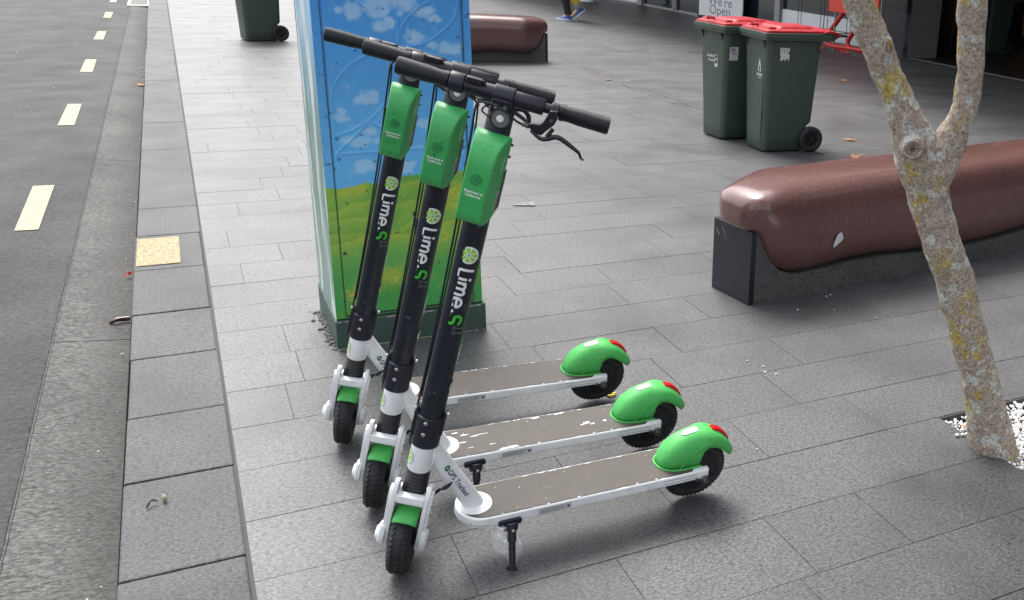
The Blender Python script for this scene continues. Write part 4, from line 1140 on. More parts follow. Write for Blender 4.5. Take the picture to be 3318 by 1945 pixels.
def painted_grid(name, us, ws, pos, colf, parent, mat=None):
    U_, W_ = np.meshgrid(us, ws); P = pos(U_, W_)
    nu, nw = len(us), len(ws)
    idx = np.arange(nu * nw).reshape(nw, nu)
    f = np.stack([idx[:-1, :-1], idx[:-1, 1:], idx[1:, 1:], idx[1:, :-1]], -1).reshape(-1, 4)
    me = bpy.data.meshes.new(name); me.from_pydata(P.reshape(-1, 3).tolist(), [], f.tolist())
    ca = me.color_attributes.new('paint', 'FLOAT_COLOR', 'POINT')
    c = colf(U_, W_).reshape(-1, 3); c = np.concatenate([c, np.ones((len(c), 1))], 1)
    ca.data.foreach_set('color', c.astype(np.float32).ravel())
    me.materials.append(mat or MT['mural']); me.shade_smooth()
    o = bpy.data.objects.new(name, me); col.objects.link(o); o.parent = parent
    return o

CN0, CN1, CS0, CS1 = 0.664, 1.200, 1.316, 1.790
cab = empty('utility_cabinet', STREET, label='tall metal utility cabinet painted with blue sky, clouds and green hills', cat='cabinet')
mb = MB(); mb.box((CN0 - 0.006, CS0 - 0.008, -0.005), (CN1 + 0.010, CS1, 0.112)); pl_ = mb.build('plinth', MT['plinth'], cab, bevel=0.004)
mb = MB(); rc = random.Random(8)
def chips(x0, x1, z, ax, fixed, nn=30):
    for i in range(nn):
        u = rc.uniform(x0, x1); L = rc.uniform(0.003, 0.014); h_ = rc.uniform(0.001, 0.0035)
        q = [(u - L, z - h_ * rc.random()), (u - L * 0.3, z + h_), (u + L * 0.4, z + h_ * 0.7), (u + L, z), (u + L * 0.2, z - h_), (u - L * 0.5, z - h_ * 0.8)]
        mb.add([(a, fixed, b) if ax == 'n' else (fixed, a, b) for a, b in q], [tuple(range(6))])
chips(CN0, CN1, 0.1085, 'n', CS0 - 0.0088, 60); chips(CS0, CS1, 0.1085, 's', CN0 - 0.0068, 30); chips(CN0, CN1, 0.004, 'n', CS0 - 0.0092, 60); chips(CS0, CS1, 0.006, 's', CN0 - 0.0072, 26)
mb.build('chipped_edge', MT['chip'], pl_, smooth=0)
HB, HT = 0.118, 1.46
# body: frame around the door, sides and top are painted grids
mb = MB(); mb.box((CN0 + 0.010, CS0 + 0.012, 0.100), (CN1 - 0.010, CS1 - 0.010, HT - 0.004)); mb.build('carcass', MT['plinth'], cab)
taper = lambda z: 0.006 * (z - 0.1) / 1.3
DN0, DN1, DZ0 = CN0 + 0.034, CN1 - 0.034, 0.128
us = np.linspace(CN0, CN1, 190); ws = np.linspace(HB, HT, 440)
def front_pos(n, z):
    P = np.zeros(n.shape + (3,)); P[..., 0] = n + (0.932 - n) / 0.27 * taper(z); P[..., 1] = CS0 + 0.004; P[..., 2] = z
    return P
painted_grid('front_frame', us, ws, front_pos, paint_front, cab)
EMB = [[(0.705, 1.259), (0.71, 1.222), (0.724, 1.192), (0.751, 1.161), (0.79, 1.135)], [(0.77, 1.275), (0.811, 1.256), (0.846, 1.235), (0.877, 1.201), (0.909, 1.162), (0.934, 1.123)], [(1.10, 1.29), (1.062, 1.266), (1.011, 1.234), (0.974, 1.198), (0.952, 1.163), (0.944, 1.123), (0.942, 1.10)],
       [(1.159, 1.300), (1.159, 1.259), (1.143, 1.208), (1.104, 1.164), (1.044, 1.124), (0.993, 1.109), (0.944, 1.105)], [(0.88, 1.095), (0.824, 1.072), (0.782, 1.049), (0.746, 1.014), (0.719, 0.972), (0.708, 0.929), (0.707, 0.875), (0.713, 0.824)],
       [(0.706, 0.736), (0.763, 0.788), (0.822, 0.845), (0.875, 0.902), (0.96, 0.99), (1.05, 1.07)], [(0.716, 0.801), (0.765, 0.818), (0.823, 0.852), (0.871, 0.892), (0.92, 0.96)], [(0.82, 0.855), (0.86, 0.83), (0.92, 0.815)], [(1.157, 0.99), (1.13, 1.04), (1.08, 1.075), (1.0, 1.09)],
       [(0.93, 1.0), (1.001, 0.925), (1.029, 0.902), (1.07, 0.862), (1.15, 0.79)], [(0.706, 0.735), (0.80, 0.738), (0.95, 0.742), (1.157, 0.75)], [(0.712, 0.715), (0.748, 0.681), (0.784, 0.637), (0.86, 0.56)], [(1.157, 0.72), (1.10, 0.66), (1.03, 0.60)], [(0.705, 1.40), (0.74, 1.34), (0.80, 1.295), (0.88, 1.275)], [(0.94, 1.10), (0.945, 1.20), (0.93, 1.30), (0.88, 1.38)]]
def door_h(n, z):
    h = np.zeros(n.shape)
    for ln in EMB:
        pts = [(p.x, p.y) for p in spline([(a, b, 0) for a, b in ln], 5)]
        d = np.full(n.shape, 9.0)
        for (x0, y0), (x1, y1) in zip(pts[:-1], pts[1:]):
            L2 = (x1 - x0) ** 2 + (y1 - y0) ** 2 + 1e-12; t = np.clip(((n - x0) * (x1 - x0) + (z - y0) * (y1 - y0)) / L2, 0, 1)
            d = np.minimum(d, np.hypot(n - x0 - t * (x1 - x0), z - y0 - t * (y1 - y0)))
        h = np.maximum(h, np.exp(-(d / 0.0034) ** 2))
    return h
def door_pos(n, z):
    P = np.zeros(n.shape + (3,)); P[..., 0] = n + (0.932 - n) / 0.27 * taper(z)
    e = np.minimum(np.minimum(n - DN0, DN1 - n), np.minimum(z - DZ0, HT - 0.03 - z))
    lip = sstep(0.0, 0.003, e)
    P[..., 1] = CS0 + 0.0075 - 0.010 * lip - 0.0020 * door_h(n, z); P[..., 2] = z
    return P
painted_grid('door', np.concatenate([[DN0, DN0 + 0.0015], np.linspace(DN0 + 0.003, DN1 - 0.003, 180), [DN1 - 0.0015, DN1]]), np.concatenate([[DZ0, DZ0 + 0.0015], np.linspace(DZ0 + 0.003, HT - 0.033, 480), [HT - 0.0315, HT - 0.03]]), door_pos, paint_front, cab)
mb = MB()
for x0, x1 in ((DN0 - 0.0020, DN0 + 0.0005), (DN1 - 0.0005, DN1 + 0.0020)): mb.box((x0, CS0 + 0.0005, DZ0), (x1, CS0 + 0.0035, HT - 0.03))
mb.box((DN0, CS0 + 0.0005, DZ0 - 0.0045), (DN1, CS0 + 0.0035, DZ0 + 0.0005))
mb.build('door_gap', MT['joint'], cab, smooth=0)
ys = np.linspace(CS0 + 0.004, CS1, 130); wz = np.linspace(HB - 0.012, HT, 300)
def side_pos(y, z):
    P = np.zeros(y.shape + (3,)); P[..., 0] = CN0 + taper(z); P[..., 1] = y - (y - 1.55) / 0.24 * taper(z) * 0; P[..., 2] = z; return P
painted_grid('side_panel', ys, wz, side_pos, paint_side, cab)
def side_pos2(y, z):
    P = side_pos(y, z); P[..., 0] = CN1 - taper(z); return P
painted_grid('side_panel', ys, wz, side_pos2, paint_side, cab)
mb = MB(); mb.box((CN0 - 0.012, CS0 - 0.014, HT), (CN1 + 0.012, CS1 + 0.012, HT + 0.05), top=(0.03, 0.03)); mb.build('roof', MT['plinth'], cab, bevel=0.004)
mb = MB(); mb.box((CN0 + 0.004, CS1 - 0.012, 0.11), (CN1 - 0.004, CS1 - 0.001, HT - 0.002)); mb.build('back_panel', MT['plinth'], cab)
for (n_, z_), cc in zip([(1.151, 1.142), (0.713, 0.792), (0.715, 0.718), (0.71, 0.371), (1.153, 0.74), (1.157, 0.677), (1.151, 0.30)], [(0.09, 0.27, 0.55)] * 3 + [(0.06, 0.09, 0.04)] + [(0.07, 0.25, 0.5)] * 2 + [(0.05, 0.12, 0.05)]):
    mb = MB(); Ms = Matrix.Translation((n_ + (0.932 - n_) / 0.27 * taper(z_), CS0 - 0.003, z_))
    mb.lathe([(0.0065, 0.002), (0.0065, -0.001), (0.0055, -0.0028), (0.0001, -0.0034)], 18, 0, Ms, 'y'); mb.box((-0.0055, -0.0040, -0.0007), (0.0055, -0.0030, 0.0007), 1, Ms @ Matrix.Rotation(rc.uniform(0, 3), 4, 'Y'))
    k_ = 'screw_%0.2f' % cc[0]
    if k_ not in MT: MT[k_] = simple(k_, cc, 0.4)
    mb.build('door_screw', [MT[k_], MT['ink']], cab)
# crumbled mortar along the left foot of the cabinet
mb = MB(); rq = random.Random(21)
for i in range(150):
    q = rq.random(); y = CS0 - 0.01 + q * 0.46; x = CN0 - 0.008 - abs(rq.gauss(0, 0.012)); r = rq.uniform(0.003, 0.010)
    if i < 40: y = CS0 - 0.010 - abs(rq.gauss(0, 0.006)); x = lerp(CN0, CN0 + 0.08, rq.random())
    mb.add(iv, iff, 0, Matrix.Translation((x, y, r * 0.3)) @ Matrix.Rotation(rq.uniform(0, 6), 4, 'Z') @ Matrix.Diagonal((r, r * 0.8, r * 0.55, 1)))
tag(mb.build('crumbled_mortar', simple('mortar', (0.13, 0.125, 0.115), 0.95), smooth=0, M=STREET), label='crumbled dark mortar along the foot of the painted cabinet', cat='rubble', kind='stuff')

# ------------------------------------------------------------------ WHEELIE BINS
def make_bin():
    root = empty('wheelie_bin')
    def sec(z, x0, x1, hw_, r=0.035, n=5):
        return [(x, y, z) for x, y in rrect(x0, -hw_, x1, hw_, r, n)]
    mb = MB(); rs = []
    for z, x0, x1, h_ in ((0.012, 0.036, 0.385, 0.158), (0.020, 0.030, 0.392, 0.164), (0.12, 0.028, 0.400, 0.168), (0.20, 0.026, 0.412, 0.172), (0.225, 0.026, 0.446, 0.173), (0.80, 0.010, 0.470, 0.205), (0.845, 0.008, 0.475, 0.208)):
        rs.append(sec(z, x0, x1, h_, 0.045))
    mb.rings(rs); body = mb.build('body', MT['bin'], root, smooth=40)
    mb = MB()
    rim = [(0.848, -0.006, 0.500, 0.225), (0.852, -0.024, 0.520, 0.236), (0.872, -0.026, 0.530, 0.240), (0.876, -0.032, 0.534, 0.243), (0.905, -0.032, 0.540, 0.243), (0.908, -0.020, 0.530, 0.234)]
    mb.rings([sec(*q, 0.020) for q in rim]); mb.build('rim', MT['bin'], root, smooth=30)
    mb = MB()
    for y in (-0.15, 0.15): mb.prism([(0.012, 0.775), (0.012, 0.85), (-0.012, 0.85), (-0.010, 0.835)], y - 0.003, y + 0.003, axis='y')
    for x in (0.06, 0.42):
        for y in (-0.205, 0.205): mb.box((x - 0.0025, y - 0.007, 0.775), (x + 0.0025, y + 0.007, 0.85))
    mb.pieces('rib', MT['bin'], root)
    # handle at the back
    mb = MB()
    for y in (-0.215, 0.215): mb.prism([(0.50, 0.850), (0.53, 0.905), (0.60, 0.905), (0.605, 0.885), (0.555, 0.850)], y - 0.008, y + 0.008, axis='y')
    mb.cyl((0.592, -0.215, 0.894), (0.592, 0.215, 0.894), 0.012, None, 14)
    mb.build('handle', MT['bin'], root)
    # lid
    mb = MB(); rs = []
    for z, x0, x1, h_, r in ((0.908, -0.022, 0.560, 0.232, 0.02), (0.922, -0.018, 0.560, 0.230, 0.02), (0.930, 0.000, 0.555, 0.215, 0.03), (0.932, 0.020, 0.545, 0.195, 0.03)): rs.append(sec(z, x0, x1, h_, r))
    mb.rings(rs)
    mb.rings([sec(0.930, 0.105, 0.420, 0.165, 0.035), sec(0.948, 0.120, 0.405, 0.150, 0.035), sec(0.951, 0.130, 0.395, 0.140, 0.03)])
    for y in (-0.15, 0.15): mb.rings([sec(0.918, 0.0, 0.085, 0.045, 0.015), sec(0.945, 0.015, 0.080, 0.036, 0.015)], M=Matrix.Translation((0, y, 0)))
    for y in (-0.232, 0.232):
        mb.prism([(0.44, 0.910), (0.50, 0.930), (0.595, 0.914), (0.612, 0.898), (0.600, 0.882), (0.575, 0.895), (0.53, 0.908)], y - 0.014, y + 0.014, axis='y')
    mb.tube(spline([(-0.010, -0.05, 0.935), (-0.014, -0.045, 0.957), (-0.016, 0.0, 0.963), (-0.014, 0.045, 0.957), (-0.010, 0.05, 0.935)], 5), 0.006, 8)
    lid = mb.build('lid', MT['bin_red'], root, smooth=35, bevel=0.003)
    mb = MB()
    for y in (-0.247, 0.247): mb.cyl((0.597, y - 0.0012, 0.898), (0.597, y + 0.0012, 0.898), 0.009, None, 12)
    mb.pieces('hinge_hole', MT['ink'], lid)
    for sgn in (-1, 1):
        mb = MB(); mb.lathe([(0.045, 0.168), (0.088, 0.172), (0.099, 0.180), (0.100, 0.196), (0.099, 0.212), (0.090, 0.220), (0.070, 0.222), (0.060, 0.214), (0.050, 0.212), (0.045, 0.200)], 36, 0, Matrix.Translation((0.425, 0, 0.100)), 'y')
        if sgn < 0: mb.v = [(x, -y, z) for x, y, z in mb.v]
        wh = mb.build('wheel', MT['rubber'], root, smooth=35)
        mb = MB(); mb.cyl((0.425, sgn * 0.17, 0.100), (0.425, sgn * 0.216, 0.100), 0.018, None, 14)
        for q in range(8):
            a = q * math.pi / 4; mb.box((0.014, -0.012, -0.004), (0.062, 0.004, 0.004), 0, Matrix.Translation((0.425, sgn * 0.208, 0.100)) @ Matrix.Rotation(a, 4, 'Y'))
        mb.lathe([(0.062, 0.170), (0.062, 0.196), (0.0001, 0.198)], 24, 0, Matrix.Translation((0.425, 0, 0.100)) @ (Matrix.Identity(4) if sgn > 0 else Matrix.Diagonal((1, -1, 1, 1))), 'y')
        mb.build('hub', MT['hub'], wh)
    mb = MB(); mb.box((0.385, -0.165, 0.085), (0.440, 0.165, 0.150)); mb.build('axle_housing', MT['bin'], root, bevel=0.006)
    return root
binA = make_bin()
binB = copy_tree(binA); binC = copy_tree(binA); binD = copy_tree(binA)
G_ = 'red lidded wheelie bins standing together on the paving'
binA.matrix_world = at(4.062, 4.215, 0, R(-4)); binB.matrix_world = at(3.960, 4.735, 0, R(3)); binC.matrix_world = at(1.015, 11.93, 0, R(10)); binD.matrix_world = at(12.02, 10.40, 0, R(-8))
tag(binA, 'dark green wheelie bin with red lid, split front corner and torn white sticker', 'bin', G_)
tag(binB, 'dark green wheelie bin with red lid, partly hidden behind the bin with the split corner', 'bin', G_)
tag(binC, 'dark green wheelie bin standing on the bright paving near the kerb, behind the painted cabinet', 'bin')
tag(binD, 'dark wheelie bin standing in the shadowy tiled shop entrance behind the forked tree', 'bin')
# stickers and prints; bin local: front face -x, near side -y
def hwz(z): return 0.168 + (z - 0.12) / 0.68 * 0.037
def side_b(a, b, l): return (a, -(hwz(b) + 0.0015 + l), b)
def front_b(a, b, l): return (0.028 - (b - 0.12) / 0.68 * 0.018 - 0.0018 - l, -a, b)
rr_ = random.Random(5)
torn = [(0.110, 0.800), (0.190, 0.796), (0.188, 0.770), (0.176, 0.762), (0.192, 0.745), (0.190, 0.700), (0.178, 0.712), (0.170, 0.722), (0.158, 0.698), (0.150, 0.706), (0.150, 0.722), (0.136, 0.706), (0.122, 0.700), (0.112, 0.716), (0.120, 0.732), (0.112, 0.745)]
it = [(([Vector(q) for q in torn], [tuple(range(len(torn)))]), MT['label_paper'], 0.0)]
for i in range(4):
    for j in range(3): it.append((rect2(0.118 + j * 0.022, 0.788 - i * 0.009, 0.136 + j * 0.022 - 0.004 * rr_.random(), 0.7915 - i * 0.009, 1), MT['grey_print'], 0.0006))
decal('torn_sticker', it, side_b, binA, sub=0)
tv, tf = text2('AUCKLAND', 0.026, 'CENTER', 0.95, 0.0012); tv2, tf2 = text2('The Council', 0.014, 'CENTER', 1, 0.0006)
it = [(([Vector((0.070 + v.x * 0.72, v.y + 0.585)) for v in tv], tf), MT['label_paper'], 0), (([Vector((0.070 + v.x * 0.72, v.y + 0.563)) for v in tv2], tf2), MT['label_paper'], 0)]
for q in ([(0.070, 0.700), (0.064, 0.672), (0.050, 0.620), (0.062, 0.612)], [(0.070, 0.700), (0.078, 0.668), (0.092, 0.620), (0.078, 0.612)]): it.append((ribbon(q, 0.012, False), MT['label_paper'], 0.0004 * len(it)))
decal('front_print', it, lambda a, b, l: front_b(a, b, l), binA, sub=0)
# split at the front near corner of the first bin
mb = MB(); qs = [(0.690, 0.0005), (0.62, 0.0015), (0.50, 0.002), (0.40, 0.0035), (0.30, 0.006), (0.20, 0.0065), (0.12, 0.004), (0.06, 0.0015)]
L_ = []; R_ = []
for z, w in qs:
    x = 0.028 - (z - 0.12) / 0.68 * 0.018 - 0.0012; y = -(hwz(z) - 0.050)
    L_.append((x, y + w * 1.5, z)); R_.append((x, y - w * 1.5, z))
mb.add(L_ + R_, [(i, i + 1, len(qs) + i + 1, len(qs) + i) for i in range(len(qs) - 1)])
mb.build('split', MT['void'], binA, smooth=0)
tv, tf = text2('Auckland', 0.030, 'RIGHT', 1, 0.0010); tv2, tf2 = text2('Council', 0.030, 'RIGHT', 1, 0.0010)
it = [(([Vector((0.030 + v.x, v.y + 0.655)) for v in tv], tf), MT['label_paper'], 0), (([Vector((0.030 + v.x, v.y + 0.622)) for v in tv2], tf2), MT['label_paper'], 0),
      (ribbon([(0.038, 0.600), (0.038, 0.668), (0.082, 0.668), (0.082, 0.600), (0.038, 0.600)], 0.004, False), MT['label_paper'], 0), (ribbon(arc2(0.060, 0.630, 0.014, 0, 180, 8), 0.005), MT['label_paper'], 0), (ribbon(arc2(0.060, 0.620, 0.014, 20, 160, 8), 0.005), MT['label_paper'], 0.0003), (rect2(0.038, 0.575, 0.082, 0.597), MT['label_paper'], 0)]
dB = decal('front_print', it, front_b, binB, sub=0)
it = [(rect2(0.050, 0.640, 0.13, 0.745), MT['label_paper'], 0)]
tv, tf = text2('3A', 0.038, 'LEFT', 1, 0.001); it.append((([Vector((0.058 + v.x, v.y + 0.722)) for v in tv], tf), MT['ink'], 0.0006)); it.append((rect2(0.075, 0.692, 0.115, 0.699), MT['ink'], 0.0006))
decal('side_sticker', it, side_b, binB, sub=0)
d2 = dB.copy(); col.objects.link(d2); d2.parent = binD

# ------------------------------------------------------------------ STONE BENCHES
def make_bench(L=2.78):
    root = empty('stone_bench')
    half = [(-.040, .050, .375, .415), (-.035, .085, .352, .446), (-.022, .120, .340, .472), (.004, .150, .332, .494), (.035, .170, .305, .506), (.065, .184, .240, .513), (.10, .198, .180, .519), (.15, .214, .138, .525), (.22, .232, .108, .530), (.30, .252, .099, .534), (.43, .252, .105, .538),
            (.57, .250, .118, .541), (.76, .250, .118, .545), (1.00, .250, .100, .546), (1.39, .250, .085, .543)]
    secs = half + [(L - u, a, b, t) for u, a, b, t in reversed(half[:-1])]
    # centre line bends very slightly
    def vc(u):
        e = min(u, L - u); t = min(1, max(0, (e + 0.03) / 0.38)); t = t * t * (3 - 2 * t)
        return 0.110 + 0.095 * t - 0.055 * math.sin(math.pi * min(max(u, 0), L) / L)
    P = spline([(u, a, 0) for u, a, b, t in secs], 3); Q = spline([(u, b, t) for u, a, b, t in secs], 3)
    mb = MB(); rs = []
    for p, q in zip(P, Q):
        u, a = p.x, p.y; zb, zt = q.y, q.z; zc = (zb + zt) / 2; h = (zt - zb) / 2; rg = []
        for k in range(48):
            t = 2 * math.pi * k / 48; c, s_ = math.cos(t), math.sin(t)
            y = math.copysign(abs(c) ** (2 / 4.2), c) * a; z = math.copysign(abs(s_) ** (2 / 3.3), s_) * h
            if z < 0: y *= 1 - 0.05 * (abs(z) / h)
            if c > 0: z -= 0.02 * c * (s_ > 0) * abs(s_)
            rg.append((u, vc(u) + y, zc + z))
        rs.append(rg)
    mb.rings(rs); mb.build('seat', MT['terrazzo'], root, smooth=60)
    # concrete base with a saddle cut under the seat; follows the same gentle bend
    mb = MB(); low = [(0.020, 0.334), (0.034, 0.334), (0.045, .300), (0.060, .255), (0.095, .198), (0.155, .140), (0.225, .116), (0.30, .112), (0.43, .118), (0.57, .130), (0.76, .130), (1.0, .113), (1.39, .10)]
    top = low + [(L - u, z) for u, z in reversed(low[:-1])]
    rs = []
    for u, z in top:
        off = -0.055 * math.sin(math.pi * u / L) * 1.15
        rs.append([(u, off + 0.002, 0.0), (u, off + 0.278, 0.0), (u, off + 0.278, z), (u, off + 0.002, z)])
    mb.rings(rs); mb.build('base', MT['bench_base'], root, smooth=0)
    for u0, u1 in ((-0.006, 0.022), (L - 0.022, L + 0.006)):
        mb = MB(); mb.box((u0, -0.002, 0.0), (u1, 0.282, 0.337)); mb.build('end_plate', MT['granite_black'], root, bevel=0.0015)
    return root
BA = Matrix.Translation((-0.076, 4.079, 0)) @ Matrix.Rotation(math.atan2(0.632, 0.775), 4, 'Z')
bench = make_bench(); bench.matrix_world = BA
tag(bench, 'long polished red stone bench with small white sticker, right behind the forked tree', 'bench', 'red stone benches on grey bases')
bench2 = make_bench(2.5); bench2.matrix_world = at(4.235, 9.90, 0, R(180))
tag(bench2, 'distant red stone bench with its far half hidden behind the painted cabinet', 'bench', 'red stone benches on grey bases')
# torn white sticker on the near bench face
mb = MB(); q = [(0.425, 0.235), (0.470, 0.262), (0.476, 0.278), (0.463, 0.300), (0.444, 0.288), (0.428, 0.252)]
mb.add([(u - 0.02, -0.088 - 0.02 * (z - 0.25), z) for u, z in q] + [(u - 0.02, -0.080 - 0.02 * (z - 0.25), z) for u, z in q], [tuple(range(6)), tuple(range(6, 12))[::-1]] + [(i, (i + 1) % 6, 6 + (i + 1) % 6, 6 + i) for i in range(6)])
mb.build('torn_sticker', MT['label_paper'], bench, smooth=0)
mb = MB(); mb.tube([(-0.0075, 0.262, 0.292), (-0.0075, 0.235, 0.268)], 0.0007, 4); mb.tube([(-0.0075, 0.215, 0.312), (-0.0075, 0.182, 0.262)], 0.0007, 4)
mb.pieces('scratch', MT['label_paper'], bench, smooth=0)

# ------------------------------------------------------------------ FORKED TREE
tree = empty('forked_tree', Matrix.Translation((0.768, 2.885, -0.05)), label='slender forked tree with yellow and grey lichen on its bark', cat='tree')
TO = Vector((0.768, 2.885, -0.05))
def trunk_mesh():
    mb = MB()
    def limb(pts, name):
        P = spline([(p[0], p[1], p[2]) for p in pts], 10); Rr = spline([(p[3], 0, 0) for p in pts], 10)
        rs = []; pu = Vector((0, 1, 0))
        for i, p in enumerate(P):
            d = (P[min(i + 1, len(P) - 1)] - P[max(i - 1, 0)]).normalized(); a = (pu - d * pu.dot(d)).normalized(); b = d.cross(a); pu = a; rg = []
            for k in range(40):
                t = 2 * math.pi * k / 40; dirv = a * math.cos(t) + b * math.sin(t)
                w = p + dirv * Rr[i].x
                n1 = noise.noise(w * 9) * 0.007 + noise.noise(w * 30) * 0.0045 + noise.noise(w * 85) * 0.0030
                rg.append(w + dirv * n1 - TO)
            rs.append(rg)
        mb.rings(rs)
    Y0 = 2.885
    limb([(0.790, Y0, -0.07, 0.083), (0.765, Y0, 0.03, 0.074), (0.735, Y0, 0.12, 0.064), (0.695, Y0, 0.25, 0.060), (0.632, Y0, 0.42, 0.058), (0.574, Y0, 0.58, 0.058), (0.520, Y0, 0.70, 0.0585), (0.482, Y0, 0.79, 0.060), (0.458, Y0, 0.87, 0.066), (0.425, Y0, 0.95, 0.070), (0.392, Y0, 1.02, 0.058), (0.362, Y0, 1.08, 0.049), (0.334, Y0, 1.14, 0.0445), (0.292, Y0, 1.22, 0.0435), (0.203, Y0, 1.39, 0.0435), (0.12, Y0 + 0.02, 1.56, 0.042), (0.0, Y0 + 0.06, 1.85, 0.038), (-0.14, Y0 + 0.1, 2.25, 0.030), (-0.20, Y0 + 0.12, 2.75, 0.018)], 'a')
    limb([(0.455, Y0, 0.84, 0.058), (0.488, Y0, 0.94, 0.058), (0.520, Y0, 1.01, 0.046), (0.538, Y0, 1.07, 0.0405), (0.546, Y0, 1.15, 0.0375), (0.547, Y0, 1.235, 0.038), (0.529, Y0, 1.404, 0.0405), (0.53, Y0, 1.60, 0.040), (0.58, Y0, 1.95, 0.034), (0.68, Y0 + 0.05, 2.4, 0.026), (0.72, Y0 + 0.1, 2.9, 0.016)], 'b')
    for pts in ([(0.0, Y0 + 0.06, 1.85), (-0.35, Y0 + 0.25, 2.2), (-0.55, Y0 + 0.35, 2.6)], [(-0.1, Y0 + 0.1, 2.15), (-0.05, Y0 - 0.3, 2.5), (0.0, Y0 - 0.5, 2.9)], [(0.6, Y0, 2.05), (0.95, Y0 + 0.2, 2.4), (1.15, Y0 + 0.3, 2.8)], [(0.66, Y0, 2.3), (0.55, Y0 + 0.35, 2.6), (0.5, Y0 + 0.6, 3.0)]):
        mb.tube([Vector(p) - TO for p in spline(pts, 6)], [0.022 - 0.014 * i / 12 for i in range(13)], 10)
    return mb.build('trunk', MT['bark'], tree, smooth=70)
trunk = trunk_mesh()
# pruned knot, facing the viewer
mb = MB(); Mk = Matrix.Translation(Vector((0.395, 2.806, 0.985)) - TO) @ Matrix.Rotation(R(-8), 4, 'Z') @ Matrix.Rotation(R(8), 4, 'X')
mb.lathe([(0.040, 0.022), (0.034, 0.004), (0.031, -0.006), (0.026, -0.010), (0.0225, -0.006)], 28, 0, Mk, 'y')
mb.build('knot_rim', MT['bark'], trunk, smooth=60)
mb = MB(); mb.lathe([(0.0270, -0.0066), (0.0235, -0.0066), (0.0235, -0.0030), (0.0270, -0.0030)], 24, 1, Mk, 'y', closed=True); mb.lathe([(0.0236, -0.0052), (0.018, -0.0062), (0.010, -0.0055), (0.0001, -0.004)], 24, 0, Mk, 'y')
for i_, a_ in enumerate((0.3, 1.3, 2.2, 3.3, 4.2, 5.4)):
    c_, s_ = math.cos(a_), math.sin(a_); w_ = 0.0022; L_ = 0.021 - 0.003 * (i_ % 3)
    mb.add([(-s_ * w_, -0.0068, c_ * w_), (s_ * w_, -0.0068, -c_ * w_), (c_ * L_ * .5 + s_ * .001, -0.0074, s_ * L_ * .5 - c_ * .001), (c_ * L_, -0.0068, s_ * L_), (c_ * L_ * .5 - s_ * .0014, -0.0074, s_ * L_ * .5 + c_ * .0014)], [(0, 1, 2, 3, 4)], 1, Mk)
mb.build('knot_face', [MT['knot'], MT['ink']], trunk, smooth=0)
# torn branch scar high on the left limb
mb = MB(); Mc = Matrix.Translation(Vector((0.302, 2.838, 1.262)) - TO) @ Matrix.Rotation(R(-12), 4, 'Y') @ Matrix.Rotation(R(4), 4, 'X')
mb.lathe([(0.020, 0.012), (0.017, -0.002), (0.012, -0.004), (0.009, 0.000), (0.0001, 0.003)], 16, 0, Mc @ Matrix.Diagonal((0.75, 1, 1.5, 1)), 'y'); mb.lathe([(0.010, -0.0045), (0.006, -0.003), (0.0001, -0.002)], 12, 1, Mc @ Matrix.Diagonal((0.5, 1, 1.9, 1)), 'y')
mb.build('branch_scar', [MT['bark'], MT['knot']], trunk, smooth=0)
# crown above the picture
mb = MB(); rl = random.Random(17)
cl_ = [(Vector((rl.gauss(0.3, 0.62), rl.gauss(3.0, 0.5), rl.uniform(2.45, 3.7))), rl.uniform(0.18, 0.34)) for _ in range(34)]
for i in range(5200):
    c, r = cl_[i % 34]; d = Vector((rl.gauss(0, 1), rl.gauss(0, 1), rl.gauss(0, 1))).normalized() * r * rl.random() ** 0.4; p = c + d - TO
    L = rl.uniform(0.022, 0.042); Ml = Matrix.Translation(p) @ Matrix.Rotation(rl.uniform(0, 6.3), 4, 'Z') @ Matrix.Rotation(rl.uniform(-0.9, 0.9), 4, 'X')
    mb.add([(0, -L, 0), (L * 0.45, -L * 0.1, 0.004), (0, L, 0), (-L * 0.45, -L * 0.1, 0.004)], [(0, 1, 2, 3)], 0, Ml)
mb.build('crown', MT['leaf'], tree, smooth=0)

# ------------------------------------------------------------------ SHOP BUILDING (street frame, facade at n = 10)
shop = empty('shop_building', STREET, label='shopfront building with dark tiled pillar, grey windows and white low panels', cat='building')
def sp(name, a, b, mt, parent=None, bevel=0):
    mb = MB(); mb.box(a, b); return mb.build(name, mt, parent or shop, smooth=0, bevel=bevel)
F = 10.0
sp('upper_wall', (F + 0.05, -14, 3.35), (F + 8, 60, 13), MT['wall'])
for i in range(16):
    y = -12 + i * 4.4
    for z in (4.6, 8.2):
        w_ = sp('window', (F + 0.01, y, z), (F + 0.09, y + 2.4, z + 2.0), MT['frame_alu']); sp('pane', (F - 0.004, y + 0.08, z + 0.08), (F + 0.012, y + 2.32, z + 1.92), MT['glass_dark'], w_)
sp('awning', (6.9, -14, 3.05), (F + 0.1, 60, 3.32), MT['tile_matte'])
sp('awning_soffit', (7.0, -13.9, 3.03), (F + 0.09, 59.9, 3.047), MT['wall'])
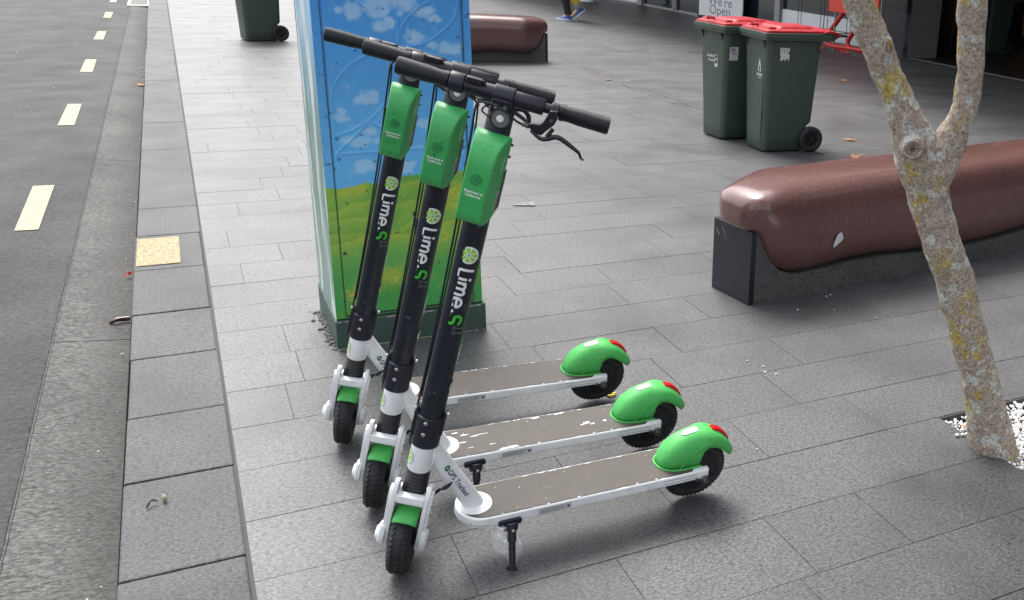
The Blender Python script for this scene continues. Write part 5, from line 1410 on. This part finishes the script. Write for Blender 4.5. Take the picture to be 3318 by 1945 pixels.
# glazed front from s=11 to 60
def bay(s0, s1, white=True, open_=False):
    sp('window_glass', (F + 0.030, s0 + 0.05, 0.05 if not white else 0.425), (F + 0.045, s1 - 0.05, 2.9), MT['glass_dark'])
    if white: sp('low_panel', (F + 0.005, s0 + 0.06, 0.028), (F + 0.04, s1 - 0.06, 0.42), MT['panel_white'])
    sp('window_sill', (F - 0.012, s0, 0.0), (F + 0.06, s1, 0.026), MT['frame_alu'])
    sp('window_head', (F - 0.01, s0, 2.9), (F + 0.06, s1, 3.03), MT['frame_alu'])
    for s_ in (s0, s1 - 0.055): sp('window_post', (F - 0.02, s_, 0.026), (F + 0.065, s_ + 0.055, 2.9), MT['frame_alu'])
bay(10.50, 13.62, True); bay(13.68, 15.6, False); bay(15.66, 18.12, False); bay(18.18, 19.95, False); bay(20.10, 26.0, True)
for i in range(9): bay(26.06 + i * 3.4, 29.4 + i * 3.4, i % 2 == 0)
sp('window_post', (F - 0.05, 19.90, 0.0), (F + 0.08, 20.16, 3.03), MT['frame_alu']); sp('window_post', (F - 0.05, 13.58, 0.0), (F + 0.08, 13.76, 3.03), MT['frame_alu'])
# tiled pillar with joints
sp('pillar', (F - 0.055, 9.70, 0.0), (F + 0.5, 10.47, 3.03), MT['grout'])
for z0, z1 in ((0.010, 0.075), (0.083, 0.700), (0.708, 1.40), (1.408, 2.10), (2.108, 3.02)):
    sp('pillar_tile', (F - 0.062, 9.708, z0), (F - 0.050, 10.385, z1), MT['tile_matte']); sp('pillar_tile', (F - 0.062, 10.395, z0), (F - 0.050, 10.47, z1), MT['tile_matte'])
# recessed entrance : splayed glossy wall, back wall, orange panel
def wall_seg(name, p, q, z0, z1, t, mt):
    a = Vector((p[0], p[1], 0)); b = Vector((q[0], q[1], 0)); d = (b - a).normalized(); nn = Vector((-d.y, d.x, 0)) * t
    mb = MB(); c = [a, b, b + nn, a + nn]; mb.add([(v.x, v.y, z0) for v in c] + [(v.x, v.y, z1) for v in c], [(0, 3, 2, 1), (4, 5, 6, 7), (0, 1, 5, 4), (1, 2, 6, 5), (2, 3, 7, 6), (3, 0, 4, 7)])
    return mb.build(name, mt, shop, smooth=0)
wall_seg('entrance_wall', (F - 0.05, 9.700), (13.95, 11.95), 0, 3.03, 0.1, MT['tile'])
for k_ in range(1, 5):
    t = k_ / 5.0; a = (lerp(F - 0.05, 13.95, t), lerp(9.70, 11.95, t) - 0.006); wall_seg('tile_joint', a, (a[0] + 0.012, a[1] + 0.007), 0, 3.03, 0.004, MT['grout'])
wall_seg('entrance_wall', (14.02, 11.98), (14.22, 3.0), 0, 3.03, 0.1, MT['tile'])
wall_seg('orange_panel', (13.985, 11.45), (14.10, 8.9), 0.16, 2.6, 0.02, MT['orange'])
wall_seg('orange_panel', (14.11, 8.8), (14.17, 6.4), 0.16, 2.6, 0.02, MT['orange'])
sp('entrance_wall', (F - 0.05, 2.6, 0), (14.2, 3.0, 3.03), MT['tile']); sp('entrance_ceiling', (F, 2.8, 3.0), (14.2, 12, 3.04), MT['wall'])
sp('front_wall', (F, -14, 0), (F + 0.3, 2.6, 3.05), MT['tile_matte'])
mb = MB(); mb.add([(F + 0.02, 3.0, 0.005), (14.05, 3.0, 0.005), (14.0, 11.9, 0.005), (F + 0.02, 9.72, 0.005)], [(0, 1, 2, 3)])
mb.build('entrance_floor', simple('entrance_floor', (0.022, 0.018, 0.018), 0.35), shop, smooth=0)
sp('threshold', (F - 0.03, 3.0, 0.0), (F + 0.02, 9.70, 0.008), MT['grout'])

# white open sign standing behind the bins
sg = empty('shop_sign', at(9.86, 15.72, 0), label='white sign with grey serif lettering reading We\'re Open, above the bin lids', cat='sign')
mb = MB(); mb.box((-0.012, -0.93, 0.06), (0.012, 0.93, 1.05)); mb.build('sign_board', MT['panel_white'], sg, bevel=0.003)
mb = MB(); mb.box((-0.10, -0.9, 0.0), (0.10, -0.84, 0.06)); mb.build('foot', MT['frame_alu'], sg); mb = MB(); mb.box((-0.10, 0.84, 0.0), (0.10, 0.9, 0.06)); mb.build('foot', MT['frame_alu'], sg)
it = []
for txt, z in (("We're", 0.375), ('Open', 0.205)):
    tv, tf = text2(txt, 0.26, 'CENTER', 1.0, 0.0); it.append((([Vector((v.x * 1.55, v.y + z)) for v in tv], tf), MT['grey_print'], 0.0))
decal('lettering', it, lambda a, b, l: (-0.0135, -a, b), sg, sub=0)

# red tubular display stand
st = empty('display_stand', at(9.15, 10.1, 0), label='red tubular stand with a red sign panel beside the dark tiled pillar', cat='display stand')
mb = MB(); mb.box((-0.02, -0.62, 0.60), (0.0, 0.66, 1.35)); mb.build('sign_panel', MT['red_sign'], st, bevel=0.004)
for y, off in ((0.62, 0.0), (0.16, 0.10)):
    mb = MB(); mb.tube(spline([(0.10 + off, y - 0.38, 0.78), (0.06 + off, y - 0.22, 0.56), (0.0 + off, y, 0.28), (-0.02 + off, y + 0.05, 0.18), (-0.02 + off, y + 0.02, 0.11), (0.0 + off, y - 0.10, 0.085), (0.08 + off, y - 0.48, 0.085), (0.14 + off, y - 0.82, 0.085)], 7), 0.038, 18)
    mb.build('frame_tube', MT['red_metal'], st, smooth=60)
    mb = MB(); mb.tube(spline([(-0.14 + off, y + 0.02, 0.0), (-0.10 + off, y - 0.02, 0.055), (-0.04 + off, y - 0.08, 0.075), (0.04 + off, y - 0.30, 0.035), (0.06 + off, y - 0.5, 0.012)], 6), 0.014, 10)
    mb.build('floor_hook', MT['red_metal'], st, smooth=60)
for y in (0.50, -0.45):
    mb = MB(); mb.box((0.0, y - 0.012, 0.0), (0.025, y + 0.012, 0.62)); mb.build('post', MT['frame_alu'], st)
# black wire rack
rk = empty('wire_rack', at(9.45, 11.35, 0), label='black wire rack with a blue grid shelf behind the red stand', cat='rack')
mb = MB()
for x in (-0.20, 0.25):
    for y0 in (-0.42, 0.36):
        for dy in (0.0, 0.10):
            mb.tube([(x, y0 + dy, 0.0), (x, y0 + dy + 0.03, 1.3)], 0.0055, 6)
        mb.tube([(x, y0, 0.006), (x, y0 + 0.10, 0.006)], 0.006, 6)
for z in (0.20, 0.245):
    for x in (-0.20, 0.25): mb.tube([(x, -0.45, z), (x, 0.50, z)], 0.006, 6)
    for y in (-0.45, 0.50): mb.tube([(-0.20, y, z), (0.25, y, z)], 0.006, 6)
mb.build('frame', MT['wire'], rk)
mb = MB()
for i in range(9): mb.tube([(-0.20 + i * 0.056, -0.45, 0.195), (-0.20 + i * 0.056, 0.5, 0.195)], 0.004, 5)
for i in range(14): mb.tube([(-0.20, -0.45 + i * 0.073, 0.190), (0.25, -0.45 + i * 0.073, 0.190)], 0.004, 5)
mb.build('grid_shelf', MT['wire'], rk)

# ------------------------------------------------------------------ PEDESTRIANS
def person(name, M, label, shoe, cuff, leg_near, top, hair, skin=None):
    root = empty(name, M, label=label, cat='person')
    # skeleton facing +x ; walking
    J = {'pel': (0, 0, .95, .115), 'sp': (0.01, 0, 1.12, .115), 'ch': (0.02, 0, 1.30, .130), 'nk': (0.02, 0, 1.47, .055), 'hd': (0.04, 0, 1.58, .085), 'ht': (0.03, 0, 1.68, .080),
         'hL': (0.01, .09, .90, .085), 'kL': (0.10, .10, .50, .055), 'aL': (0.015, .09, .10, .038), 'tL': (0.12, .09, .03, .030),
         'hR': (-.01, -.09, .90, .085), 'kR': (-.02, -.10, .50, .055), 'aR': (-.13, -.09, .20, .038), 'tR': (0.0, -.09, .05, .030),
         'sL': (0.0, .18, 1.40, .050), 'eL': (-.10, .23, 1.13, .038), 'wL': (-.06, .24, .90, .026), 'sR': (0.0, -.18, 1.40, .050), 'eR': (0.06, -.23, 1.13, .038), 'wR': (0.20, -.22, .93, .026)}
    E_ = [('pel', 'sp'), ('sp', 'ch'), ('ch', 'nk'), ('nk', 'hd'), ('hd', 'ht'), ('pel', 'hL'), ('hL', 'kL'), ('kL', 'aL'), ('aL', 'tL'), ('pel', 'hR'), ('hR', 'kR'), ('kR', 'aR'), ('aR', 'tR'), ('ch', 'sL'), ('sL', 'eL'), ('eL', 'wL'), ('ch', 'sR'), ('sR', 'eR'), ('eR', 'wR')]
    for s_ in ('L', 'R'):
        w = Vector(J['w' + s_][:3]); sy = 1 if s_ == 'L' else -1
        J['p' + s_] = (w.x + 0.01, w.y, w.z - 0.07, .026); E_.append(('w' + s_, 'p' + s_))
        for f in range(5):
            if f == 4: a, b_ = (w.x + .045, w.y - sy * .01, w.z - .07), (w.x + .055, w.y - sy * .015, w.z - .10); src = 'w' + s_
            else: a, b_ = (w.x - .025 + .020 * f, w.y, w.z - .115), (w.x - .022 + .018 * f, w.y - sy * .018, w.z - .155 + .006 * abs(f - 1.5)); src = 'p' + s_
            J['f%s%da' % (s_, f)] = (*a, .009); J['f%s%db' % (s_, f)] = (*b_, .008); E_ += [(src, 'f%s%da' % (s_, f)), ('f%s%da' % (s_, f), 'f%s%db' % (s_, f))]
    def skin_obj(nm, keys, edges, grow, mt, rootk, parent):
        me = bpy.data.meshes.new(nm); me.from_pydata([J[k][:3] for k in keys], [(keys.index(a), keys.index(b)) for a, b in edges], [])
        o = bpy.data.objects.new(nm, me); col.objects.link(o)
        o.modifiers.new('s', 'SKIN'); o.modifiers.new('u', 'SUBSURF').levels = 2
        for i, k in enumerate(keys):
            sv = me.skin_vertices[0].data[i]; sv.radius = (J[k][3] + grow, J[k][3] + grow); sv.use_root = (k == rootk)
        bpy.context.view_layer.update(); dg = bpy.context.evaluated_depsgraph_get()
        m2 = bpy.data.meshes.new_from_object(o.evaluated_get(dg)); bpy.data.objects.remove(o); m2.materials.clear(); m2.materials.append(mt); m2.shade_smooth(); m2.name = nm
        o2 = bpy.data.objects.new(nm, m2); col.objects.link(o2); o2.parent = parent; return o2
    body = skin_obj('body', list(J), E_, 0, MT['skin'], 'pel', root)
    mb = MB()
    for sy in (-1, 1): mb.sphere((0.115, sy * 0.032, 1.605), 0.010, n=8); mb.sphere((0.045, sy * 0.086, 1.595), 0.020, n=8, sc=(.6, .4, 1))
    mb.pieces('eye', MT['ink'], body); mb = MB(); mb.sphere((0.128, 0, 1.575), 0.016, n=8, sc=(1, .7, 1.4)); mb.build('nose', MT['skin'], body); mb = MB(); mb.sphere((0.118, 0, 1.535), 0.018, n=8, sc=(.5, 1.2, .3)); mb.build('mouth', MT['leaf_red'], body)
    mb = MB(); mb.sphere((0.018, 0, 1.640), 0.105, n=16, sc=(1.02, .92, 1.0)); mb.v = [(x, y, z if z > 1.60 or x < 0.02 else 1.60 + (z - 1.60) * .1) for x, y, z in mb.v]; mb.build('hair', hair, root)
    skin_obj('jacket', ['pel', 'sp', 'ch', 'nk', 'sL', 'eL', 'wL', 'sR', 'eR', 'wR'], [('pel', 'sp'), ('sp', 'ch'), ('ch', 'nk'), ('ch', 'sL'), ('sL', 'eL'), ('eL', 'wL'), ('ch', 'sR'), ('sR', 'eR'), ('eR', 'wR')], .014, top, 'pel', root)
    def leg(side, mt_u, mt_c, stripe=None):
        h, k, a = (Vector(J[x + side][:3]) for x in 'hka')
        pts = [h + Vector((0, 0, .06)), h.lerp(k, .5), k, k.lerp(a, .45), k.lerp(a, .74)]
        mb = MB(); mb.tube(spline(pts, 4), [.115 - .055 * i / 16 for i in range(17)], 20); mb.build('trouser_leg', mt_u, root, smooth=60)
        mb = MB(); mb.tube([k.lerp(a, .70), k.lerp(a, .86), k.lerp(a, .98)], [.064, .066, .068], 20); mb.build('trouser_cuff', mt_c, root, smooth=60)
        if stripe:
            mb = MB(); q = [p + Vector((-0.035, -0.052 if side == 'R' else -0.052, 0)) for p in pts[1:]] + [k.lerp(a, 1.0) + Vector((-.035, -.052, 0))]
            mb.tube(spline(q, 4), 0.036, 14); mb.build('trouser_stripe', stripe, root, smooth=60)
    leg('L', MT['cloth_black'], MT['cloth_black'], leg_near); leg('R', leg_near, cuff)
    for side, ang in (('L', 0), ('R', R(42))):
        a = Vector(J['a' + side][:3]); Mx = Matrix.Translation((a.x, a.y, a.z)) @ Matrix.Rotation(ang, 4, 'Y') @ Matrix.Translation((0, 0, -0.10))
        up = [(-0.075, .030, .095), (-0.070, .038, .055), (-0.02, .042, .10), (0.04, .043, .085), (0.10, .046, .060), (0.16, .046, .046), (0.205, .034, .036), (0.222, .014, .028)]
        mb = MB(); mb.rings([[(x, w * math.cos(2 * math.pi * k / 16), .018 + (h_ - .018) * max(0, math.sin(2 * math.pi * k / 16)) ** .7 - 0.004 * (math.sin(2 * math.pi * k / 16) < 0)) for k in range(16)] for x, w, h_ in up], M=Mx)
        sh = mb.build('shoe', shoe, root, smooth=60)
        mb = MB(); o_ = [(-0.082, 0), (-0.07, .034), (0.0, .043), (0.08, .050), (0.16, .050), (0.212, .034), (0.230, 0)]; o_ = o_ + [(x, -y) for x, y in reversed(o_[1:-1])]
        mb.prism(o_, 0.0, 0.028, M=Mx); mb.build('sole', MT['sole'], sh, bevel=0.004)
    return root
pz = Matrix.Translation((-3.93, 18.62, 0)) @ Matrix.Rotation(R(176), 4, 'Z')
person('person', pz, 'person in yellow and black trousers and blue shoes walking past the shopfront', MT['shoe_blue'], MT['trouser_grey'], MT['trouser_yellow'], MT['cloth_black'], MT['hair'])
p2 = at(8.95, 20.62, 0, R(150))
person('person', p2, 'second walker further off with pale shoes, only one sole visible at the top edge', MT['panel_white'], MT['cloth_black'], MT['cloth_black'], MT['trouser_grey'], MT['hair'])

# ------------------------------------------------------------------ SMALL THINGS ON THE GROUND
def dry_leaf(M, mt, label, L=0.14, seed=0, name='fallen_leaf'):
    rr = random.Random(seed); mb = MB()
    lobes = [(0, 1.0), (25, .45), (48, .85), (75, .38), (100, .65), (140, .28), (180, .45), (220, .28), (260, .65), (285, .38), (312, .85), (335, .45)]
    n = len(lobes); vs = [(0, 0, 0.010)]; 
    for a, r in lobes:
        a = R(a + rr.uniform(-6, 6)); r *= L * 0.5 * rr.uniform(.8, 1.1); vs.append((r * math.cos(a), r * math.sin(a) * .8, 0.006 + abs(rr.gauss(0, .012)) * r / (L * .5)))
    mb.add(vs, [(0, i + 1, (i + 1) % n + 1) for i in range(n)])
    mb.tube([(-L * .2, 0, .010), (-L * .8, L * .05, .006)], 0.0015, 5)
    return tag(mb.build(name, mt, smooth=0, M=M, solid=0.001), label, 'leaf')
dry_leaf(at(5.09, 4.29, 0, 1.9), MT['leaf_dry'], 'curled brown fallen leaf on the paving just behind the near bin wheel', 0.22, 1)
dry_leaf(at(4.70, 3.70, 0, 0.4), MT['leaf_dry'], 'broad brown fallen leaf showing above the back edge of the red bench', 0.27, 2)
dry_leaf(at(7.26, 7.55, 0, 1.2), MT['leaf_dry'], 'thin shrivelled brown leaf on the dark paving between bins and pillar', 0.20, 3)
dry_leaf(at(4.36, 7.95, 0, 0.2), MT['leaf_dry'], 'pale brown leaf lying on the sett strip left of the bins', 0.16, 4)
dry_leaf(at(-0.040, 2.793, -0.100, 1.0), MT['leaf_red'], 'small red leaf in the gutter beside the yellow painted kerb square', 0.05, 5)
dry_leaf(at(-0.045, 8.85, -0.105, 1.0), MT['leaf_dry'], 'clump of brown leaf litter against the far kerb face', 0.16, 6)
dry_leaf(at(-0.13, 0.02, -0.104, 2.0), MT['leaf_dry'], 'little orange brown leaf in the gutter at the bottom of the picture', 0.035, 7)
# yellow petal cluster near the far scooter's rear wheel
mb = MB()
for i in range(6): mb.sphere((0.012 * math.cos(i), 0.012 * math.sin(i), 0.006), 0.008, n=6, sc=(1.2, .7, .5))
tag(mb.build('flower_head', MT['yellow_petal'], M=at(1.435, 0.549, 0), smooth=60), 'small yellow flower head beside the rear wheel of the farthest scooter', 'flower')
# cracked seed pod on the kerb
mb = MB(); mb.tube(spline([(-0.022, -0.01, 0.004), (-0.006, 0.004, 0.014), (0.010, 0.002, 0.006)], 5), [0.002, .003, .004, .004, .003, .003, .003, .003, .002, .002, .001], 8, mi=0)
mb.sphere((0.026, 0.002, 0.010), 0.011, mi=1, n=10, sc=(.5, 1.2, .9))
tag(mb.build('seed_pod', [MT['ink'], simple('husk', (0.30, 0.28, 0.18), 0.7)], M=at(0.075, 0.41, 0.002, 0.3), smooth=60), 'split seed pod with pale half shell lying on the near kerb stone', 'seed pod')
# dark twist of litter in the gutter
mb = MB(); mb.tube(spline([(-0.045, 0.01, 0.006), (-0.02, 0, 0.016), (0.005, 0.004, 0.010), (0.03, -0.006, 0.008)], 5), [.002] + [.008] * 14 + [.003], 8); mb.tube([(-0.02, 0.004, 0.022), (0.03, -0.002, 0.016)], 0.003, 6, mi=1)
tag(mb.build('wrapper', [simple('wrapper_dark', (0.05, 0.015, 0.015), 0.35), MT['label_paper']], M=at(-0.050, 2.19, -0.105, 0.5), smooth=60), 'crumpled dark and silver wrapper in the gutter against the kerb', 'litter')
# cigarette butt among the pebbles
mb = MB(); mb.cyl((-0.012, 0, 0), (0.012, 0, 0), 0.0042, None, 10); mb.cyl((0.012, 0, 0), (0.018, 0, 0), 0.0040, 0.003, 10, mi=1)
tag(mb.build('cigarette_butt', [simple('filter_orange', (0.55, 0.24, 0.06), 0.7), MT['ink']], M=at(2.455, -0.135, -0.012, 2.2)), 'orange cigarette butt on the white pebbles left of the trunk', 'cigarette butt')
# access cover corner
mb = MB(); mb.prism([(0, 0), (0.10, 0.012), (0.012, 0.13)], 0.0025, 0.006)
acc = mb.build('access_cover', MT['steel_dull'], M=at(1.975, 3.06, 0, R(75)), smooth=0); tag(acc, 'metal corner of a paved access cover right of the nearest scooter battery', 'access cover')
mb = MB(); mb.cyl((0.045, 0.045, 0.0061), (0.045, 0.045, 0.0068), 0.012, None, 14); mb.build('key_hole', MT['ink'], acc)
# drain grate at the far gutter
gr = empty('drain_grate', at(-0.155, 18.9, -0.095), label='pale metal kerb drain frame in the far gutter', cat='drain')
mb = MB()
for a, b_ in (((-0.17, -0.75, 0), (-0.13, 0.75, 0.016)), ((0.13, -0.75, 0), (0.155, 0.75, 0.016)), ((-0.17, -0.80, 0), (0.155, -0.70, 0.018)), ((-0.17, 0.70, 0), (0.155, 0.80, 0.018))): mb.box(a, b_)
mb.build('frame', simple('grate_steel', (0.62, 0.62, 0.60), 0.5), gr, smooth=0)
mb = MB()
for i in range(22): mb.box((-0.13, -0.68 + i * 0.062, 0.001), (0.13, -0.65 + i * 0.062, 0.010))
mb.build('grate_bars', MT['steel_dull'], gr, smooth=0)
# scattered pale chips
mb = MB(); rz = random.Random(12)
for i in range(190):
    z = rz.random()
    if z < 0.35: n, s_, h_ = rz.uniform(-0.26, -0.01), rz.uniform(0, 1) ** 1.5 * 12 - 0.3, -0.104
    elif z < 0.55: n, s_, h_ = rz.uniform(-3.5, -0.6), rz.uniform(2, 16), -0.096
    else: n, s_, h_ = rz.uniform(0.3, 8), rz.uniform(-0.8, 12), 0.001
    r = rz.uniform(0.002, 0.0055) * (1 + 0.12 * s_ * 0.6)
    mb.add(iv, iff, 0, Matrix.Translation((n, s_, h_ + r * .4)) @ Matrix.Rotation(rz.uniform(0, 6), 4, 'Z') @ Matrix.Diagonal((r, r * .6, r * .5, 1)))
for n, s_ in ((2.02, 0.62), (2.05, 0.55), (2.03, 0.50), (2.06, 0.47), (2.5, 1.02), (2.72, 1.12), (2.75, 1.13)):
    mb.add(iv, iff, 0, Matrix.Translation((n, s_, 0.003)) @ Matrix.Diagonal((0.006, 0.005, 0.003, 1)))
tag(mb.build('stone_chips', MT['label_paper'], smooth=0, M=STREET), label='small pale stone chips and crumbs scattered over gutter and paving', cat='litter', kind='stuff')
